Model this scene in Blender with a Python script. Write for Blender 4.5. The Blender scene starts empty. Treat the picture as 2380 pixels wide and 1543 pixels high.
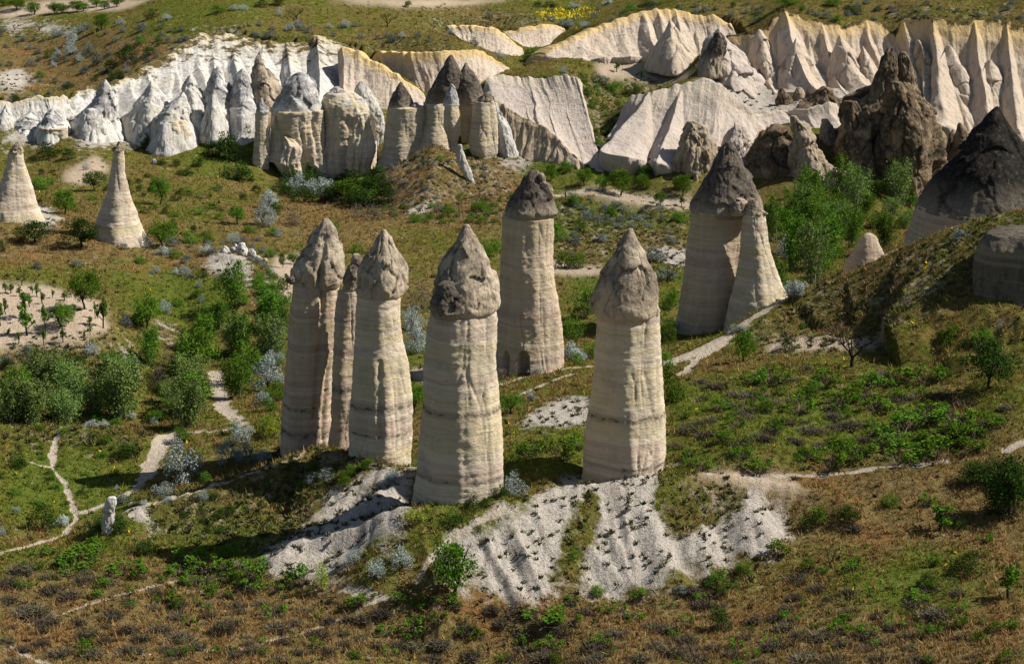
import bpy, math, random
import numpy as np
from math import radians, tan, sin, cos, pi

# ---------------------------------------------------------------- camera, world, sun, exposure
scene = bpy.context.scene
COL = scene.collection
CAM_Z, PITCH, HFOV = 70.0, radians(14.0), radians(24.0)
cam_d = bpy.data.cameras.new('camera')
cam = bpy.data.objects.new('camera', cam_d); COL.objects.link(cam)
cam.location = (0, 0, CAM_Z); cam.rotation_euler = (pi/2-PITCH, 0, 0)
cam_d.sensor_width = 36.0; cam_d.lens = 18.0/tan(HFOV/2)
cam_d.clip_start = 1.0; cam_d.clip_end = 9000.0
scene.camera = cam

SUN_EL, SUN_BACK = radians(46), radians(1)      # sun to the right, a little beyond the pillars
world = bpy.data.worlds.new('World'); scene.world = world; world.use_nodes = True
wn = world.node_tree.nodes; wl = world.node_tree.links
bg = wn['Background']; bg.inputs['Strength'].default_value = 0.05
sky = wn.new('ShaderNodeTexSky'); sky.sky_type = 'NISHITA'; sky.sun_disc = False
sky.sun_elevation = SUN_EL; sky.sun_rotation = pi/2-SUN_BACK
wl.new(sky.outputs[0], bg.inputs[0])
sun_d = bpy.data.lights.new('sun', 'SUN'); sun_d.energy = 5.0; sun_d.angle = radians(0.53); sun_d.color = (1.0, 0.955, 0.87)
sun = bpy.data.objects.new('sun', sun_d); COL.objects.link(sun)
_to = (cos(SUN_EL)*cos(SUN_BACK), cos(SUN_EL)*sin(SUN_BACK), sin(SUN_EL))
import mathutils
sun.rotation_euler = mathutils.Vector(_to).to_track_quat('Z', 'Y').to_euler()
sun.location = (120, 200, 160)
vs = scene.view_settings
vs.view_transform = 'Standard'; vs.look = 'None'; vs.gamma = 1.0; vs.use_curve_mapping = False; vs.exposure = 0.92
scene.cycles.max_bounces = 5; scene.cycles.diffuse_bounces = 3; scene.cycles.transparent_max_bounces = 4
scene.cycles.use_adaptive_sampling = True

# ---------------------------------------------------------------- pixel geometry (2380 x 1543 survey of the photograph)
FW, FH = 2380.0, 1543.0
FPX = FW/2/tan(HFOV/2); CU, CV = FW/2, FH/2
CP, SP = cos(PITCH), sin(PITCH)
def ray(u, v):
    x = (np.asarray(u, float)-CU)/FPX; y = -(np.asarray(v, float)-CV)/FPX
    dy = CP+y*SP; dz = -SP+y*CP
    return x/dy, -dz/dy                     # sideways and downward per metre ahead
def P(u, v, Y):
    a, t = ray(u, v); return np.array([a*Y, Y+0*a, CAM_Z-t*Y])
def project(X, Y, Z):
    zz = Z-CAM_Z
    fw = Y*CP-zz*SP; up = Y*SP+zz*CP
    return CU+FPX*X/fw, CV-FPX*up/fw
K = 0.34180
def conv(ox, oy, k): return lambda x, y: (ox+x*k, oy+y*k)
c0 = conv(0, 0, 1.0)
c1 = conv(0, 0, K); c2 = conv(784.4, 0, K); c3 = conv(1566.5, 0, K)
c5 = conv(581.05, 464.9, 0.4895); c6 = conv(1162.1, 290.5, 0.5649)
cA = conv(0, 511.3, K); cB = conv(1566.5, 511.3, K)
cC = conv(0, 1019.8, K); cD = conv(784.4, 1019.8, K); cE = conv(1566.5, 1019.8, K)

# ---------------------------------------------------------------- noise
_r = np.random.RandomState(11)
PERM = np.concatenate([_r.permutation(256)]*3).astype(np.int64)
GR = _r.normal(size=(256, 3)); GR /= np.linalg.norm(GR, axis=1)[:, None]
def perlin(x, y, z=0.0):
    x, y, z = np.broadcast_arrays(np.asarray(x, float), np.asarray(y, float), np.asarray(z, float))
    xi = np.floor(x).astype(np.int64); yi = np.floor(y).astype(np.int64); zi = np.floor(z).astype(np.int64)
    xf, yf, zf = x-xi, y-yi, z-zi
    xi &= 255; yi &= 255; zi &= 255
    fd = lambda t: t*t*t*(t*(t*6-15)+10)
    u, v, w = fd(xf), fd(yf), fd(zf)
    def g(dx, dy, dz):
        h = PERM[PERM[PERM[xi+dx]+yi+dy]+zi+dz]; q = GR[h]
        return q[..., 0]*(xf-dx)+q[..., 1]*(yf-dy)+q[..., 2]*(zf-dz)
    l = lambda a, b, t: a+(b-a)*t
    return 1.5*l(l(l(g(0,0,0), g(1,0,0), u), l(g(0,1,0), g(1,1,0), u), v), l(l(g(0,0,1), g(1,0,1), u), l(g(0,1,1), g(1,1,1), u), v), w)
def fbm(x, y, z=0.0, o=4, g=0.5):
    s = 0; a = 1.0; f = 1.0
    for i in range(o):
        s = s+a*perlin(x*f+i*17.3, y*f+i*5.1, z*f+i*9.7); a *= g; f *= 2.03
    return s
def worley(x, y, z, facet=False):
    fc = np.zeros(np.shape(x))
    xi, yi, zi = np.floor(x).astype(np.int64), np.floor(y).astype(np.int64), np.floor(z).astype(np.int64)
    f1 = np.full(x.shape, 9.0); f2 = np.full(x.shape, 9.0)
    for dx in (-1, 0, 1):
        for dy in (-1, 0, 1):
            for dz in (-1, 0, 1):
                a, b, c = xi+dx, yi+dy, zi+dz
                h = PERM[PERM[PERM[a & 255]+(b & 255)]+(c & 255)]; q = GR[h]*0.45+0.5
                d = np.sqrt((a+q[..., 0]-x)**2+(b+q[..., 1]-y)**2+(c+q[..., 2]-z)**2)
                m = d < f1
                f2 = np.where(m, f1, np.minimum(f2, d)); f1 = np.where(m, d, f1)
                if facet:
                    g2 = GR[PERM[h+7]]
                    fc = np.where(m, g2[..., 0]*(x-a-q[..., 0])+g2[..., 1]*(y-b-q[..., 1])+g2[..., 2]*(z-c-q[..., 2])+0.35*g2[..., 1], fc)
    return (f1, f2, fc) if facet else (f1, f2)
def sstep(a, b, x):
    t = np.clip((x-a)/(b-a), 0, 1); return t*t*(3-2*t)

def dens(poly, n):
    p = np.array(poly, float); d = np.concatenate([[0], np.cumsum(np.hypot(np.diff(p[:, 0]), np.diff(p[:, 1])))])
    t = np.linspace(0, d[-1], n); return np.stack([np.interp(t, d, p[:, i]) for i in range(3)], -1)

# ---------------------------------------------------------------- mesh helpers
def mesh_np(name, V, F, mats, smooth=True, attrs=None, mi=None):
    me = bpy.data.meshes.new(name)
    V = np.ascontiguousarray(V, np.float32); F = np.ascontiguousarray(F, np.int32)
    n, k = F.shape
    me.vertices.add(len(V)); me.vertices.foreach_set('co', V.ravel())
    me.loops.add(n*k); me.loops.foreach_set('vertex_index', F.ravel())
    me.polygons.add(n); me.polygons.foreach_set('loop_start', np.arange(0, n*k, k, dtype=np.int32))
    if smooth: me.polygons.foreach_set('use_smooth', np.ones(n, bool))
    for m in (mats if isinstance(mats, (list, tuple)) else [mats]): me.materials.append(m)
    if mi is not None: me.polygons.foreach_set('material_index', np.asarray(mi, np.int32))
    for an, av in (attrs or {}).items():
        at = me.attributes.new(an, 'FLOAT', 'POINT'); at.data.foreach_set('value', np.ascontiguousarray(av, np.float32))
    me.update(calc_edges=True)
    return me
def obj(name, me, parent=None, loc=None):
    o = bpy.data.objects.new(name, me); COL.objects.link(o)
    if parent is not None: o.parent = parent
    if loc is not None: o.location = loc
    return o
def tag(o, label=None, cat=None, group=None, kind=None):
    if label: o['label'] = label
    if cat: o['category'] = cat
    if group: o['group'] = group
    if kind: o['kind'] = kind
    return o
def grid_faces(nr, nc, wrap=False):
    i = np.arange(nr-1)[:, None]; j = np.arange(nc if wrap else nc-1)[None, :]
    j2 = (j+1) % nc
    return np.stack([i*nc+j, i*nc+j2, (i+1)*nc+j2, (i+1)*nc+j], -1).reshape(-1, 4)

# ---------------------------------------------------------------- materials
class NT:
    def __init__(s, name):
        s.m = bpy.data.materials.new(name); s.m.use_nodes = True
        s.t = s.m.node_tree; s.t.nodes.clear(); s.out = s.n('ShaderNodeOutputMaterial')
    def n(s, t, **kw):
        q = s.t.nodes.new(t)
        for k, v in kw.items(): setattr(q, k, v)
        return q
    def l(s, a, b): s.t.links.new(a, b)
    def put(s, sock, v):
        if isinstance(v, bpy.types.NodeSocket): s.l(v, sock)
        else: sock.default_value = v
    def pos(s, sc=(1, 1, 1)):
        g = s.n('ShaderNodeNewGeometry'); mp = s.n('ShaderNodeMapping'); s.l(g.outputs['Position'], mp.inputs[0]); mp.inputs['Scale'].default_value = sc
        return mp.outputs[0]
    def noise(s, vec, scale, detail=4, rough=0.55, dist=0.0):
        q = s.n('ShaderNodeTexNoise'); s.l(vec, q.inputs['Vector']); q.inputs['Scale'].default_value = scale
        q.inputs['Detail'].default_value = detail; q.inputs['Roughness'].default_value = rough; q.inputs['Distortion'].default_value = dist
        return q.outputs['Fac']
    def vor(s, vec, scale, feat='DISTANCE_TO_EDGE'):
        q = s.n('ShaderNodeTexVoronoi', feature=feat); s.l(vec, q.inputs['Vector']); q.inputs['Scale'].default_value = scale
        return q.outputs['Distance']
    def ramp(s, fac, stops, interp='LINEAR'):
        q = s.n('ShaderNodeValToRGB'); q.color_ramp.interpolation = interp; e = q.color_ramp.elements
        while len(e) < len(stops): e.new(0.5)
        for i, (p, c) in enumerate(stops):
            e[i].position = p; e[i].color = (*c, 1) if not isinstance(c, (int, float)) else (c, c, c, 1)
        s.l(fac, q.inputs[0]); return q.outputs[0]
    def mix(s, f, a, b, mode='MIX'):
        q = s.n('ShaderNodeMix', data_type='RGBA', blend_type=mode)
        s.put(q.inputs[0], f)
        for i, v in ((6, a), (7, b)):
            if isinstance(v, bpy.types.NodeSocket): s.l(v, q.inputs[i])
            else: q.inputs[i].default_value = (*v, 1)
        return q.outputs[2]
    def math(s, op, a, b=0.0, c=0.0):
        q = s.n('ShaderNodeMath', operation=op)
        for i, v in enumerate((a, b, c)): s.put(q.inputs[i], v)
        return q.outputs[0]
    def attr(s, name):
        q = s.n('ShaderNodeAttribute', attribute_name=name); return q.outputs['Fac']
    def bump(s, h, strength, dist, prev=None):
        q = s.n('ShaderNodeBump'); q.inputs['Strength'].default_value = strength; q.inputs['Distance'].default_value = dist
        s.l(h, q.inputs['Height'])
        if prev is not None: s.l(prev, q.inputs['Normal'])
        return q.outputs[0]
    def finish(s, col, nrm=None, rough=0.95):
        b = s.n('ShaderNodeBsdfDiffuse'); s.put(b.inputs[0], col); b.inputs['Roughness'].default_value = 0.6
        if nrm is not None: s.l(nrm, b.inputs['Normal'])
        s.l(b.outputs[0], s.out.inputs[0]); return s.m

def mat_shaft(name, bands, grey=(0.27, 0.24, 0.20), scale=0.30):
    n = NT(name); p = n.pos()
    st = n.noise(n.pos((0.02, 0.02, 1.0)), scale, 4, 0.62, 0.1)
    col = n.ramp(st, bands)
    thin = n.noise(n.pos((0.04, 0.04, 3.0)), 1.0, 4, 0.65)
    col = n.mix(n.math('MULTIPLY', n.ramp(thin, [(0.52, 0.0), (0.66, 1.0)]), 0.38), col, (0.27, 0.21, 0.15))
    mott = n.noise(n.pos((0.5, 0.5, 0.9)), 0.7, 6, 0.65)
    col = n.mix(n.math('MULTIPLY', n.ramp(mott, [(0.44, 0.0), (0.66, 1.0)]), 0.45), col, grey)
    streak = n.noise(n.pos((0.9, 0.9, 0.07)), 1.0, 5, 0.65)
    col = n.mix(n.math('MULTIPLY', n.ramp(streak, [(0.5, 0.0), (0.70, 1.0)]), 0.40), col, (0.53, 0.47, 0.375))
    pit = n.noise(n.pos((0.9, 0.9, 1.6)), 1.4, 6, 0.7)
    pitm = n.math('ADD', pit, n.math('MULTIPLY', n.attr('pit'), 0.17))
    col = n.mix(n.math('MULTIPLY', n.attr('pit'), 0.55), col, (0.19, 0.155, 0.12))
    col = n.mix(n.math('MULTIPLY', n.ramp(pitm, [(0.65, 0.0), (0.72, 1.0)]), 0.75), col, (0.075, 0.062, 0.052))
    b1 = n.bump(thin, 0.3, 0.3)
    b2 = n.bump(n.noise(n.pos((1, 1, 2.2)), 1.8, 7, 0.7), 0.55, 0.4, b1)
    b3 = n.bump(pitm, 0.5, 0.3, b2)
    return n.finish(col, b3)
def mat_cap(name, dark, mid, pale, cut=0.5, tan_c=(0.36, 0.29, 0.21)):
    n = NT(name); p = n.pos()
    a = n.noise(p, 0.35, 6, 0.62); b = n.noise(p, 1.6, 6, 0.7); c = n.noise(p, 6.0, 4, 0.7)
    col = n.ramp(b, [(0.30, dark), (0.55, mid), (0.80, pale)])
    col = n.mix(n.ramp(a, [(cut, 0.0), (cut+0.12, 0.85)]), col, n.mix(b, tan_c, pale))
    lo = n.attr('h')
    col = n.mix(n.math('MULTIPLY', n.ramp(n.math('ADD', lo, n.math('MULTIPLY', n.math('SUBTRACT', b, 0.5), 0.5)), [(0.04, 1.0), (0.34, 0.0)]), 0.85), col, tan_c)
    col = n.mix(n.math('MULTIPLY', n.ramp(c, [(0.5, 0.0), (0.75, 1.0)]), 0.35), col, dark)
    vst = n.noise(n.pos((1.6, 1.6, 0.22)), 1.0, 5, 0.65)
    col = n.mix(n.math('MULTIPLY', n.ramp(vst, [(0.52, 0.0), (0.66, 1.0)]), 0.34), col, dark)
    cr = n.attr('crack')
    col = n.mix(n.math('MULTIPLY', cr, 0.7), col, (0.04, 0.035, 0.03))
    b1 = n.bump(b, 0.8, 0.5)
    b2 = n.bump(n.noise(p, 4.5, 5, 0.7), 0.6, 0.25, b1)
    return n.finish(col, b2)
def mat_cliff(name, white, shade, grey, yellow, gcut=0.52, strata=0.35, ycut=0.16):
    n = NT(name); p = n.pos()
    a = n.noise(p, 0.2, 5, 0.6); b = n.noise(n.pos((0.9, 0.9, 0.26)), 1.0, 6, 0.68)
    col = n.mix(n.ramp(a, [(0.35, 0.0), (0.65, 1.0)]), white, shade)
    col = n.mix(n.math('MULTIPLY', n.ramp(b, [(gcut, 0.0), (gcut+0.14, 1.0)]), 0.75), col, grey)
    st = n.noise(n.pos((0.02, 0.02, 0.9)), 1.0, 4, 0.65)
    col = n.mix(n.math('MULTIPLY', n.ramp(st, [(0.5, 0.0), (0.66, 1.0)]), strata), col, (0.40, 0.33, 0.23))
    yl = n.math('ADD', n.attr('t'), n.math('MULTIPLY', n.math('SUBTRACT', b, 0.5), 0.16))
    col = n.mix(n.ramp(yl, [(ycut*0.4, 0.85), (ycut, 0.6), (ycut*2.2, 0.0)]), col, yellow)
    fine = n.noise(n.pos((2.6, 2.6, 0.7)), 1.0, 5, 0.7)
    col = n.mix(n.math('MULTIPLY', n.ramp(fine, [(0.55, 0.0), (0.70, 1.0)]), 0.5), col, grey)
    scr = n.noise(p, 0.35, 6, 0.7)
    col = n.mix(n.ramp(n.math('ADD', scr, n.math('MULTIPLY', n.attr('veg'), 0.36)), [(0.74, 0.0), (0.82, 1.0)]), col, (0.10, 0.075, 0.032))
    b1 = n.bump(b, 0.7, 0.9); b2 = n.bump(n.noise(n.pos((1, 1, 0.6)), 2.2, 6, 0.7), 0.6, 0.45, b1)
    return n.finish(col, b2)

CREAM = [(0.30, (0.428, 0.340, 0.243)), (0.40, (0.551, 0.468, 0.351)), (0.47, (0.490, 0.404, 0.248)), (0.53, (0.571, 0.488, 0.374)), (0.60, (0.469, 0.360, 0.272)), (0.70, (0.541, 0.458, 0.361))]
WARM = [(0.30, (0.388, 0.295, 0.206)), (0.40, (0.500, 0.404, 0.291)), (0.47, (0.428, 0.340, 0.206)), (0.53, (0.510, 0.404, 0.304)), (0.60, (0.388, 0.281, 0.206)), (0.72, (0.490, 0.394, 0.300))]
M = {}
M['shaft'] = mat_shaft('layered cream tuff', CREAM)
M['shaft2'] = mat_shaft('layered warm tuff', WARM, scale=0.38)
M['cap'] = mat_cap('weathered cap rock', (0.085, 0.068, 0.052), (0.28, 0.225, 0.168), (0.50, 0.42, 0.32), 0.48, (0.52, 0.42, 0.295))
M['cap_pale'] = mat_cap('pale cap rock', (0.115, 0.09, 0.066), (0.34, 0.275, 0.205), (0.54, 0.455, 0.35), 0.44, (0.54, 0.44, 0.315))
M['cap_dark'] = mat_cap('dark cap rock', (0.048, 0.04, 0.033), (0.145, 0.12, 0.096), (0.30, 0.25, 0.20), 0.57, (0.40, 0.33, 0.245))
M['black'] = mat_cap('black lichen rock', (0.012, 0.012, 0.012), (0.035, 0.031, 0.027), (0.16, 0.135, 0.11), 0.66, (0.26, 0.22, 0.17))
M['brown'] = mat_cap('brown crag rock', (0.045, 0.034, 0.024), (0.16, 0.118, 0.076), (0.36, 0.275, 0.18), 0.52, (0.33, 0.245, 0.155))
M['greycone'] = mat_cap('grey cone rock', (0.15, 0.14, 0.135), (0.36, 0.34, 0.33), (0.66, 0.64, 0.61), 0.50, (0.66, 0.63, 0.57))
M['white'] = mat_cliff('white tuff', (0.56, 0.54, 0.51), (0.50, 0.465, 0.40), (0.20, 0.19, 0.18), (0.52, 0.44, 0.28), 0.50, 0.30, 0.08)
M['cream'] = mat_cliff('cream tuff cliff', (0.52, 0.44, 0.35), (0.48, 0.385, 0.30), (0.22, 0.185, 0.15), (0.56, 0.40, 0.17), 0.52, 0.25, 0.10)
M['pinkish'] = mat_cliff('pinkish smooth tuff', (0.50, 0.43, 0.375), (0.44, 0.37, 0.31), (0.26, 0.22, 0.185), (0.48, 0.41, 0.32), 0.54, 0.15)
M['wallrock_shadow'] = mat_cliff('banded wall rock with painted shadow', (0.13, 0.11, 0.085), (0.16, 0.135, 0.105), (0.06, 0.052, 0.043), (0.16, 0.135, 0.11), 0.48, 0.4)  # colours darkened to paint in the shadow over the right-edge face
M['tan'] = mat_cliff('tan crag tuff', (0.36, 0.28, 0.19), (0.42, 0.345, 0.26), (0.15, 0.12, 0.09), (0.38, 0.30, 0.2), 0.47, 0.3)

# ground
def ground_material():
    n = NT('valley ground'); p = n.pos()
    big = n.noise(p, 0.035, 4, 0.6); mid = n.noise(p, 0.16, 5, 0.65); sm = n.noise(p, 0.9, 5, 0.7); fi = n.noise(p, 3.2, 4, 0.7)
    dry = n.mix(n.ramp(sm, [(0.3, 0.0), (0.7, 1.0)]), (0.082, 0.060, 0.023), (0.245, 0.180, 0.072))
    grn = n.mix(n.ramp(sm, [(0.3, 0.0), (0.7, 1.0)]), (0.040, 0.055, 0.009), (0.168, 0.168, 0.030))
    lush = n.mix(sm, (0.14, 0.19, 0.032), (0.06, 0.11, 0.016))
    gm = n.math('ADD', n.math('MULTIPLY', big, 0.6), n.math('MULTIPLY', mid, 0.7))
    gm = n.math('SUBTRACT', gm, n.math('MULTIPLY', n.attr('dry'), 0.22))
    gm = n.math('ADD', gm, n.math('MULTIPLY', n.attr('lush'), 0.15))
    col = n.mix(n.ramp(gm, [(0.50, 0.0), (0.74, 1.0)]), dry, grn)
    col = n.mix(n.math('MULTIPLY', n.attr('lush'), n.ramp(n.math('ADD', n.math('MULTIPLY', mid, 0.5), n.math('MULTIPLY', sm, 0.5)), [(0.36, 0.0), (0.62, 0.8)])), col, lush)
    rust = n.noise(p, 0.11, 5, 0.6)
    col = n.mix(n.math('MULTIPLY', n.ramp(rust, [(0.52, 0.0), (0.68, 1.0)]), n.math('ADD', 0.2, n.math('MULTIPLY', n.attr('dry'), 0.45))), col, (0.25, 0.115, 0.045))
    # crumbly bare earth shows through in places on the scrub slopes
    earth = n.mix(fi, (0.40, 0.33, 0.245), (0.26, 0.205, 0.145))
    em = n.math('ADD', n.math('MULTIPLY', sm, 0.55), n.math('MULTIPLY', mid, 0.5))
    em = n.math('ADD', em, n.math('MULTIPLY', n.attr('scrub'), 0.09))
    col = n.mix(n.ramp(em, [(0.62, 0.0), (0.72, 0.9)]), col, earth)
    tuft = n.noise(p, 2.6, 4, 0.65)
    col = n.mix(n.math('MULTIPLY', n.ramp(tuft, [(0.50, 0.0), (0.60, 1.0)]), n.math('MULTIPLY', n.attr('scrub'), 0.75)), col, (0.050, 0.045, 0.016))
    soil = n.mix(sm, (0.52, 0.41, 0.30), (0.40, 0.31, 0.225))
    col = n.mix(n.attr('soil'), col, soil)
    bare = n.mix(n.ramp(sm, [(0.3, 0.0), (0.75, 1.0)]), (0.52, 0.475, 0.42), (0.36, 0.31, 0.255))
    bare = n.mix(n.math('MULTIPLY', n.ramp(fi, [(0.52, 0.0), (0.66, 1.0)]), 0.6), bare, (0.24, 0.20, 0.155))
    bm = n.math('ADD', n.math('ADD', n.attr('bare'), n.math('MULTIPLY', n.math('SUBTRACT', sm, 0.5), 1.1)), n.math('MULTIPLY', n.math('SUBTRACT', n.noise(p, 0.35, 4, 0.6), 0.5), 1.3))
    col = n.mix(n.ramp(bm, [(0.24, 0.0), (0.56, 1.0)]), col, bare)
    pth = n.mix(sm, (0.50, 0.43, 0.345), (0.36, 0.295, 0.225))
    pm = n.math('ADD', n.attr('path'), n.math('MULTIPLY', n.math('SUBTRACT', sm, 0.5), 0.6))
    col = n.mix(n.ramp(pm, [(0.28, 0.0), (0.72, 1.0)]), col, pth)
    b1 = n.bump(sm, 1.0, 0.9); b2 = n.bump(fi, 1.0, 0.35, b1)
    return n.finish(col, b2)
M['ground'] = ground_material()

def leaf_mat(name, a, b, trans=0.25, vary=0.6):
    n = NT(name)
    v = n.attr('var'); oi = n.n('ShaderNodeObjectInfo')
    col = n.mix(v, a, b)
    k = n.math('ADD', 1.0-vary/2, n.math('MULTIPLY', oi.outputs['Random'], vary))
    h = n.n('ShaderNodeHueSaturation'); n.l(col, h.inputs['Color']); n.l(k, h.inputs['Value'])
    n.l(n.math('ADD', 0.485, n.math('MULTIPLY', oi.outputs['Random'], 0.03)), h.inputs['Hue'])
    d = n.n('ShaderNodeBsdfDiffuse'); n.l(h.outputs[0], d.inputs[0])
    t = n.n('ShaderNodeBsdfTranslucent'); n.l(h.outputs[0], t.inputs[0])
    m = n.n('ShaderNodeMixShader'); m.inputs[0].default_value = trans
    n.l(d.outputs[0], m.inputs[1]); n.l(t.outputs[0], m.inputs[2]); n.l(m.outputs[0], n.out.inputs[0])
    return n.m
M['leaf'] = leaf_mat('green leaves', (0.030, 0.074, 0.007), (0.096, 0.172, 0.017))
M['leaf_dark'] = leaf_mat('dark green leaves', (0.013, 0.030, 0.006), (0.042, 0.075, 0.013))
M['leaf_willow'] = leaf_mat('willow leaves', (0.060, 0.105, 0.024), (0.165, 0.225, 0.058))
M['leaf_silver'] = leaf_mat('silver leaves', (0.17, 0.205, 0.185), (0.31, 0.35, 0.325), 0.15)
M['leaf_blue'] = leaf_mat('grey blue leaves', (0.055, 0.070, 0.060), (0.14, 0.165, 0.145), 0.1)
M['leaf_vine'] = leaf_mat('vine leaves', (0.030, 0.078, 0.007), (0.095, 0.175, 0.016), 0.3)
M['leaf_lime'] = leaf_mat('yellow green leaves', (0.13, 0.17, 0.02), (0.25, 0.29, 0.04), 0.3)
M['twig'] = leaf_mat('dry twigs', (0.048, 0.037, 0.027), (0.155, 0.122, 0.09), 0.0)
M['grass_dry'] = leaf_mat('dry grass blades', (0.11, 0.064, 0.022), (0.36, 0.232, 0.088), 0.2)
M['grass_green'] = leaf_mat('green grass blades', (0.042, 0.064, 0.009), (0.180, 0.205, 0.030), 0.2)
M['cushion'] = leaf_mat('cushion plant', (0.036, 0.034, 0.016), (0.10, 0.09, 0.045), 0.0)
M['flower'] = leaf_mat('yellow blossom', (0.65, 0.48, 0.02), (0.78, 0.62, 0.03), 0.1, 0.1)
def plain(name, c, sc=9.0, am=0.35):
    n = NT(name); v = n.noise(n.pos(), sc, 4, 0.6)
    return n.finish(n.mix(v, tuple(x*(1-am) for x in c), tuple(min(1, x*(1+am)) for x in c)), n.bump(v, 0.4, 0.05))
M['bark'] = plain('bark', (0.12, 0.095, 0.075)); M['bark_dark'] = plain('dark bark', (0.035, 0.028, 0.024))
M['bark_pale'] = plain('pale bark', (0.26, 0.23, 0.18))
M['blue'] = plain('blue plastic', (0.03, 0.13, 0.55), 3, 0.1); M['greybox'] = plain('grey painted metal', (0.33, 0.35, 0.38), 3, 0.15)

# ---------------------------------------------------------------- survey of the far cliffs: crest line and foot line of each (x, y, distance)
LOFTS = []
def L(nm, lab, crest, base, *a, f=0.26, **k):     # f: how far the crest stands back from the foot
    b = np.array(base, float); q = np.array(crest, float)
    pr = lambda w: np.concatenate([[0], np.cumsum(np.hypot(np.diff(w[:, 0]), np.diff(w[:, 1])))])
    s1, s2 = pr(q), pr(b); by = np.interp(s1/s1[-1], s2/s2[-1], b[:, 2])
    q[:, 2] = by+f*(q[:, 2]-by)
    LOFTS.append(((nm, lab, [tuple(r) for r in q], base, *a), k))
# --- the far cliffs and slopes
L('tuff_cliff', 'long white gullied tuff slope rising behind the row of white cones', [(400,690,452),(540,610,460),(690,560,466),(830,545,470),(980,450,482),(1100,400,487),(1200,330,494),(1330,240,502),(1420,222,505),(1560,232,505),(1720,262,503),(1900,292,500),(2080,290,500),(2150,240,502),(2300,290,500),(2430,330,496),(2560,430,490)],
     [(420,800,446),(520,830,445),(900,810,449),(1300,785,452),(1700,760,453),(2100,740,452),(2300,760,450),(2450,760,450),(2640,740,455)], c1, 'white', ns=420, nt=110, amp=2.72, freq=0.46, k=1.15, seed=1, veg=0.9, vext=0.75, f=0.75, prot=0.75, spurs=(6.0, 4.4), ex=[(865,540,130),(1015,562,170),(985,455,150),(1195,465,110),(1285,515,150),(1340,410,140),(1955,285,150),(2165,238,170),(2230,540,120),(690,540,130),(1600,330,190),(1780,300,190),(1450,360,150)])
L('tuff_cliff', 'smooth cream slope descending right behind the double-peaked grey chimney', [(0,300,500),(60,320,499),(130,345,497),(200,395,494),(280,430,492),(420,520,486),(600,640,478)],
     [(10,560,458),(100,700,456),(200,740,455),(330,760,454),(450,760,454),(560,740,455),(680,700,458)], c2, 'cream', ns=180, nt=80, amp=1.60, freq=0.32, seed=2, spurs=(4.0, 1.8))
L('tuff_cliff', 'yellow-topped cream cliff behind the double-peaked grey chimney', [(215,365,506),(300,352,508),(500,360,508),(700,350,509),(930,340,509),(990,350,508),(1060,395,504),(1130,440,500),(1195,482,496)],
     [(380,520,480),(500,600,474),(640,680,468),(800,690,466),(920,640,468),(1000,560,474),(1080,530,478),(1130,500,484),(1200,492,490)], c2, 'cream', ns=220, nt=70, amp=1.36, freq=0.51, k=1.5, seed=3, spurs=(3.0, 1.6))
L('tuff_cliff', 'small yellow-topped cliff under the scrubby knoll', [(720,175,548),(800,180,549),(900,175,549),(1000,186,547),(1080,196,545),(1180,270,538),(1275,348,530)],
     [(800,250,526),(870,290,522),(950,335,518),(1050,365,515),(1170,378,516),(1240,372,518),(1278,356,522)], c2, 'cream', ns=160, nt=50, amp=1.12, freq=0.57, k=1.4, seed=4, f=0.4, spurs=(3.0, 1.6))
L('tuff_cliff', 'short fluted cream cliff right of the scrubby knoll', [(1095,218,552),(1200,212,554),(1280,190,556),(1340,176,557),(1400,166,557),(1480,172,555),(1560,200,552)],
     [(1150,250,538),(1210,285,534),(1260,315,532),(1330,325,532),(1440,322,534),(1480,270,540),(1540,225,546)], c2, 'cream', ns=130, nt=45, amp=1.12, freq=0.74, k=1.5, seed=5, f=0.4, spurs=(3.0, 1.6))
L('tuff_cliff', 'grey-streaked domed cliff above the ploughed terrace', [(1365,392,500),(1500,312,508),(1640,240,515),(1700,215,518),(1800,170,522),(1950,120,527),(2050,82,530),(2180,58,532),(2300,64,532),(2400,90,530),(2480,112,528),(2560,100,526),(2650,160,522),(2720,190,516)],
     [(1420,396,488),(1560,398,490),(1700,412,490),(1870,392,494),(2100,388,494),(2250,392,493),(2400,400,492),(2560,390,490),(2700,370,489),(2800,340,488)], c2, 'cream', ns=280, nt=80, amp=2.32, freq=0.46, k=1.3, seed=6, f=0.45, spurs=(5.0, 4.0), ex=[(2080,85,120),(2180,60,130),(2300,66,120)])
L('tuff_cliff', 'tall fluted cliff with yellow rim along the top right', [(300,190,505),(400,235,508),(480,222,512),(560,208,514),(640,180,516),(690,85,522),(745,58,524),(830,80,523),(900,128,520),(1000,134,520),(1090,165,518),(1160,190,517),(1230,142,521),(1330,138,522),(1420,160,521),(1500,235,516),(1545,140,521),(1650,112,523),(1750,115,524),(1900,150,522),(2050,142,523),(2150,122,524),(2260,150,522),(2400,172,522),(2700,190,522)],
     [(420,560,470),(500,600,468),(650,640,464),(800,660,462),(1000,660,462),(1200,660,462),(1400,650,464),(1620,680,464),(1760,800,460),(1860,900,456),(2000,930,455),(2150,950,455),(2380,990,455),(2750,1000,455)], c3, 'cream', ns=460, nt=120, amp=2.88, freq=0.30, k=1.35, seed=7, warp=0.8, veg=1.0, vext=0.10, spurs=(6.0, 5.0), ex=[(745,60,230),(845,275,210),(1140,255,190),(590,208,90),(1000,140,110),(1300,140,120),(1560,140,140),(1690,270,170),(1760,115,200),(2050,142,160),(2260,150,150),(1960,560,110)])
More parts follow.
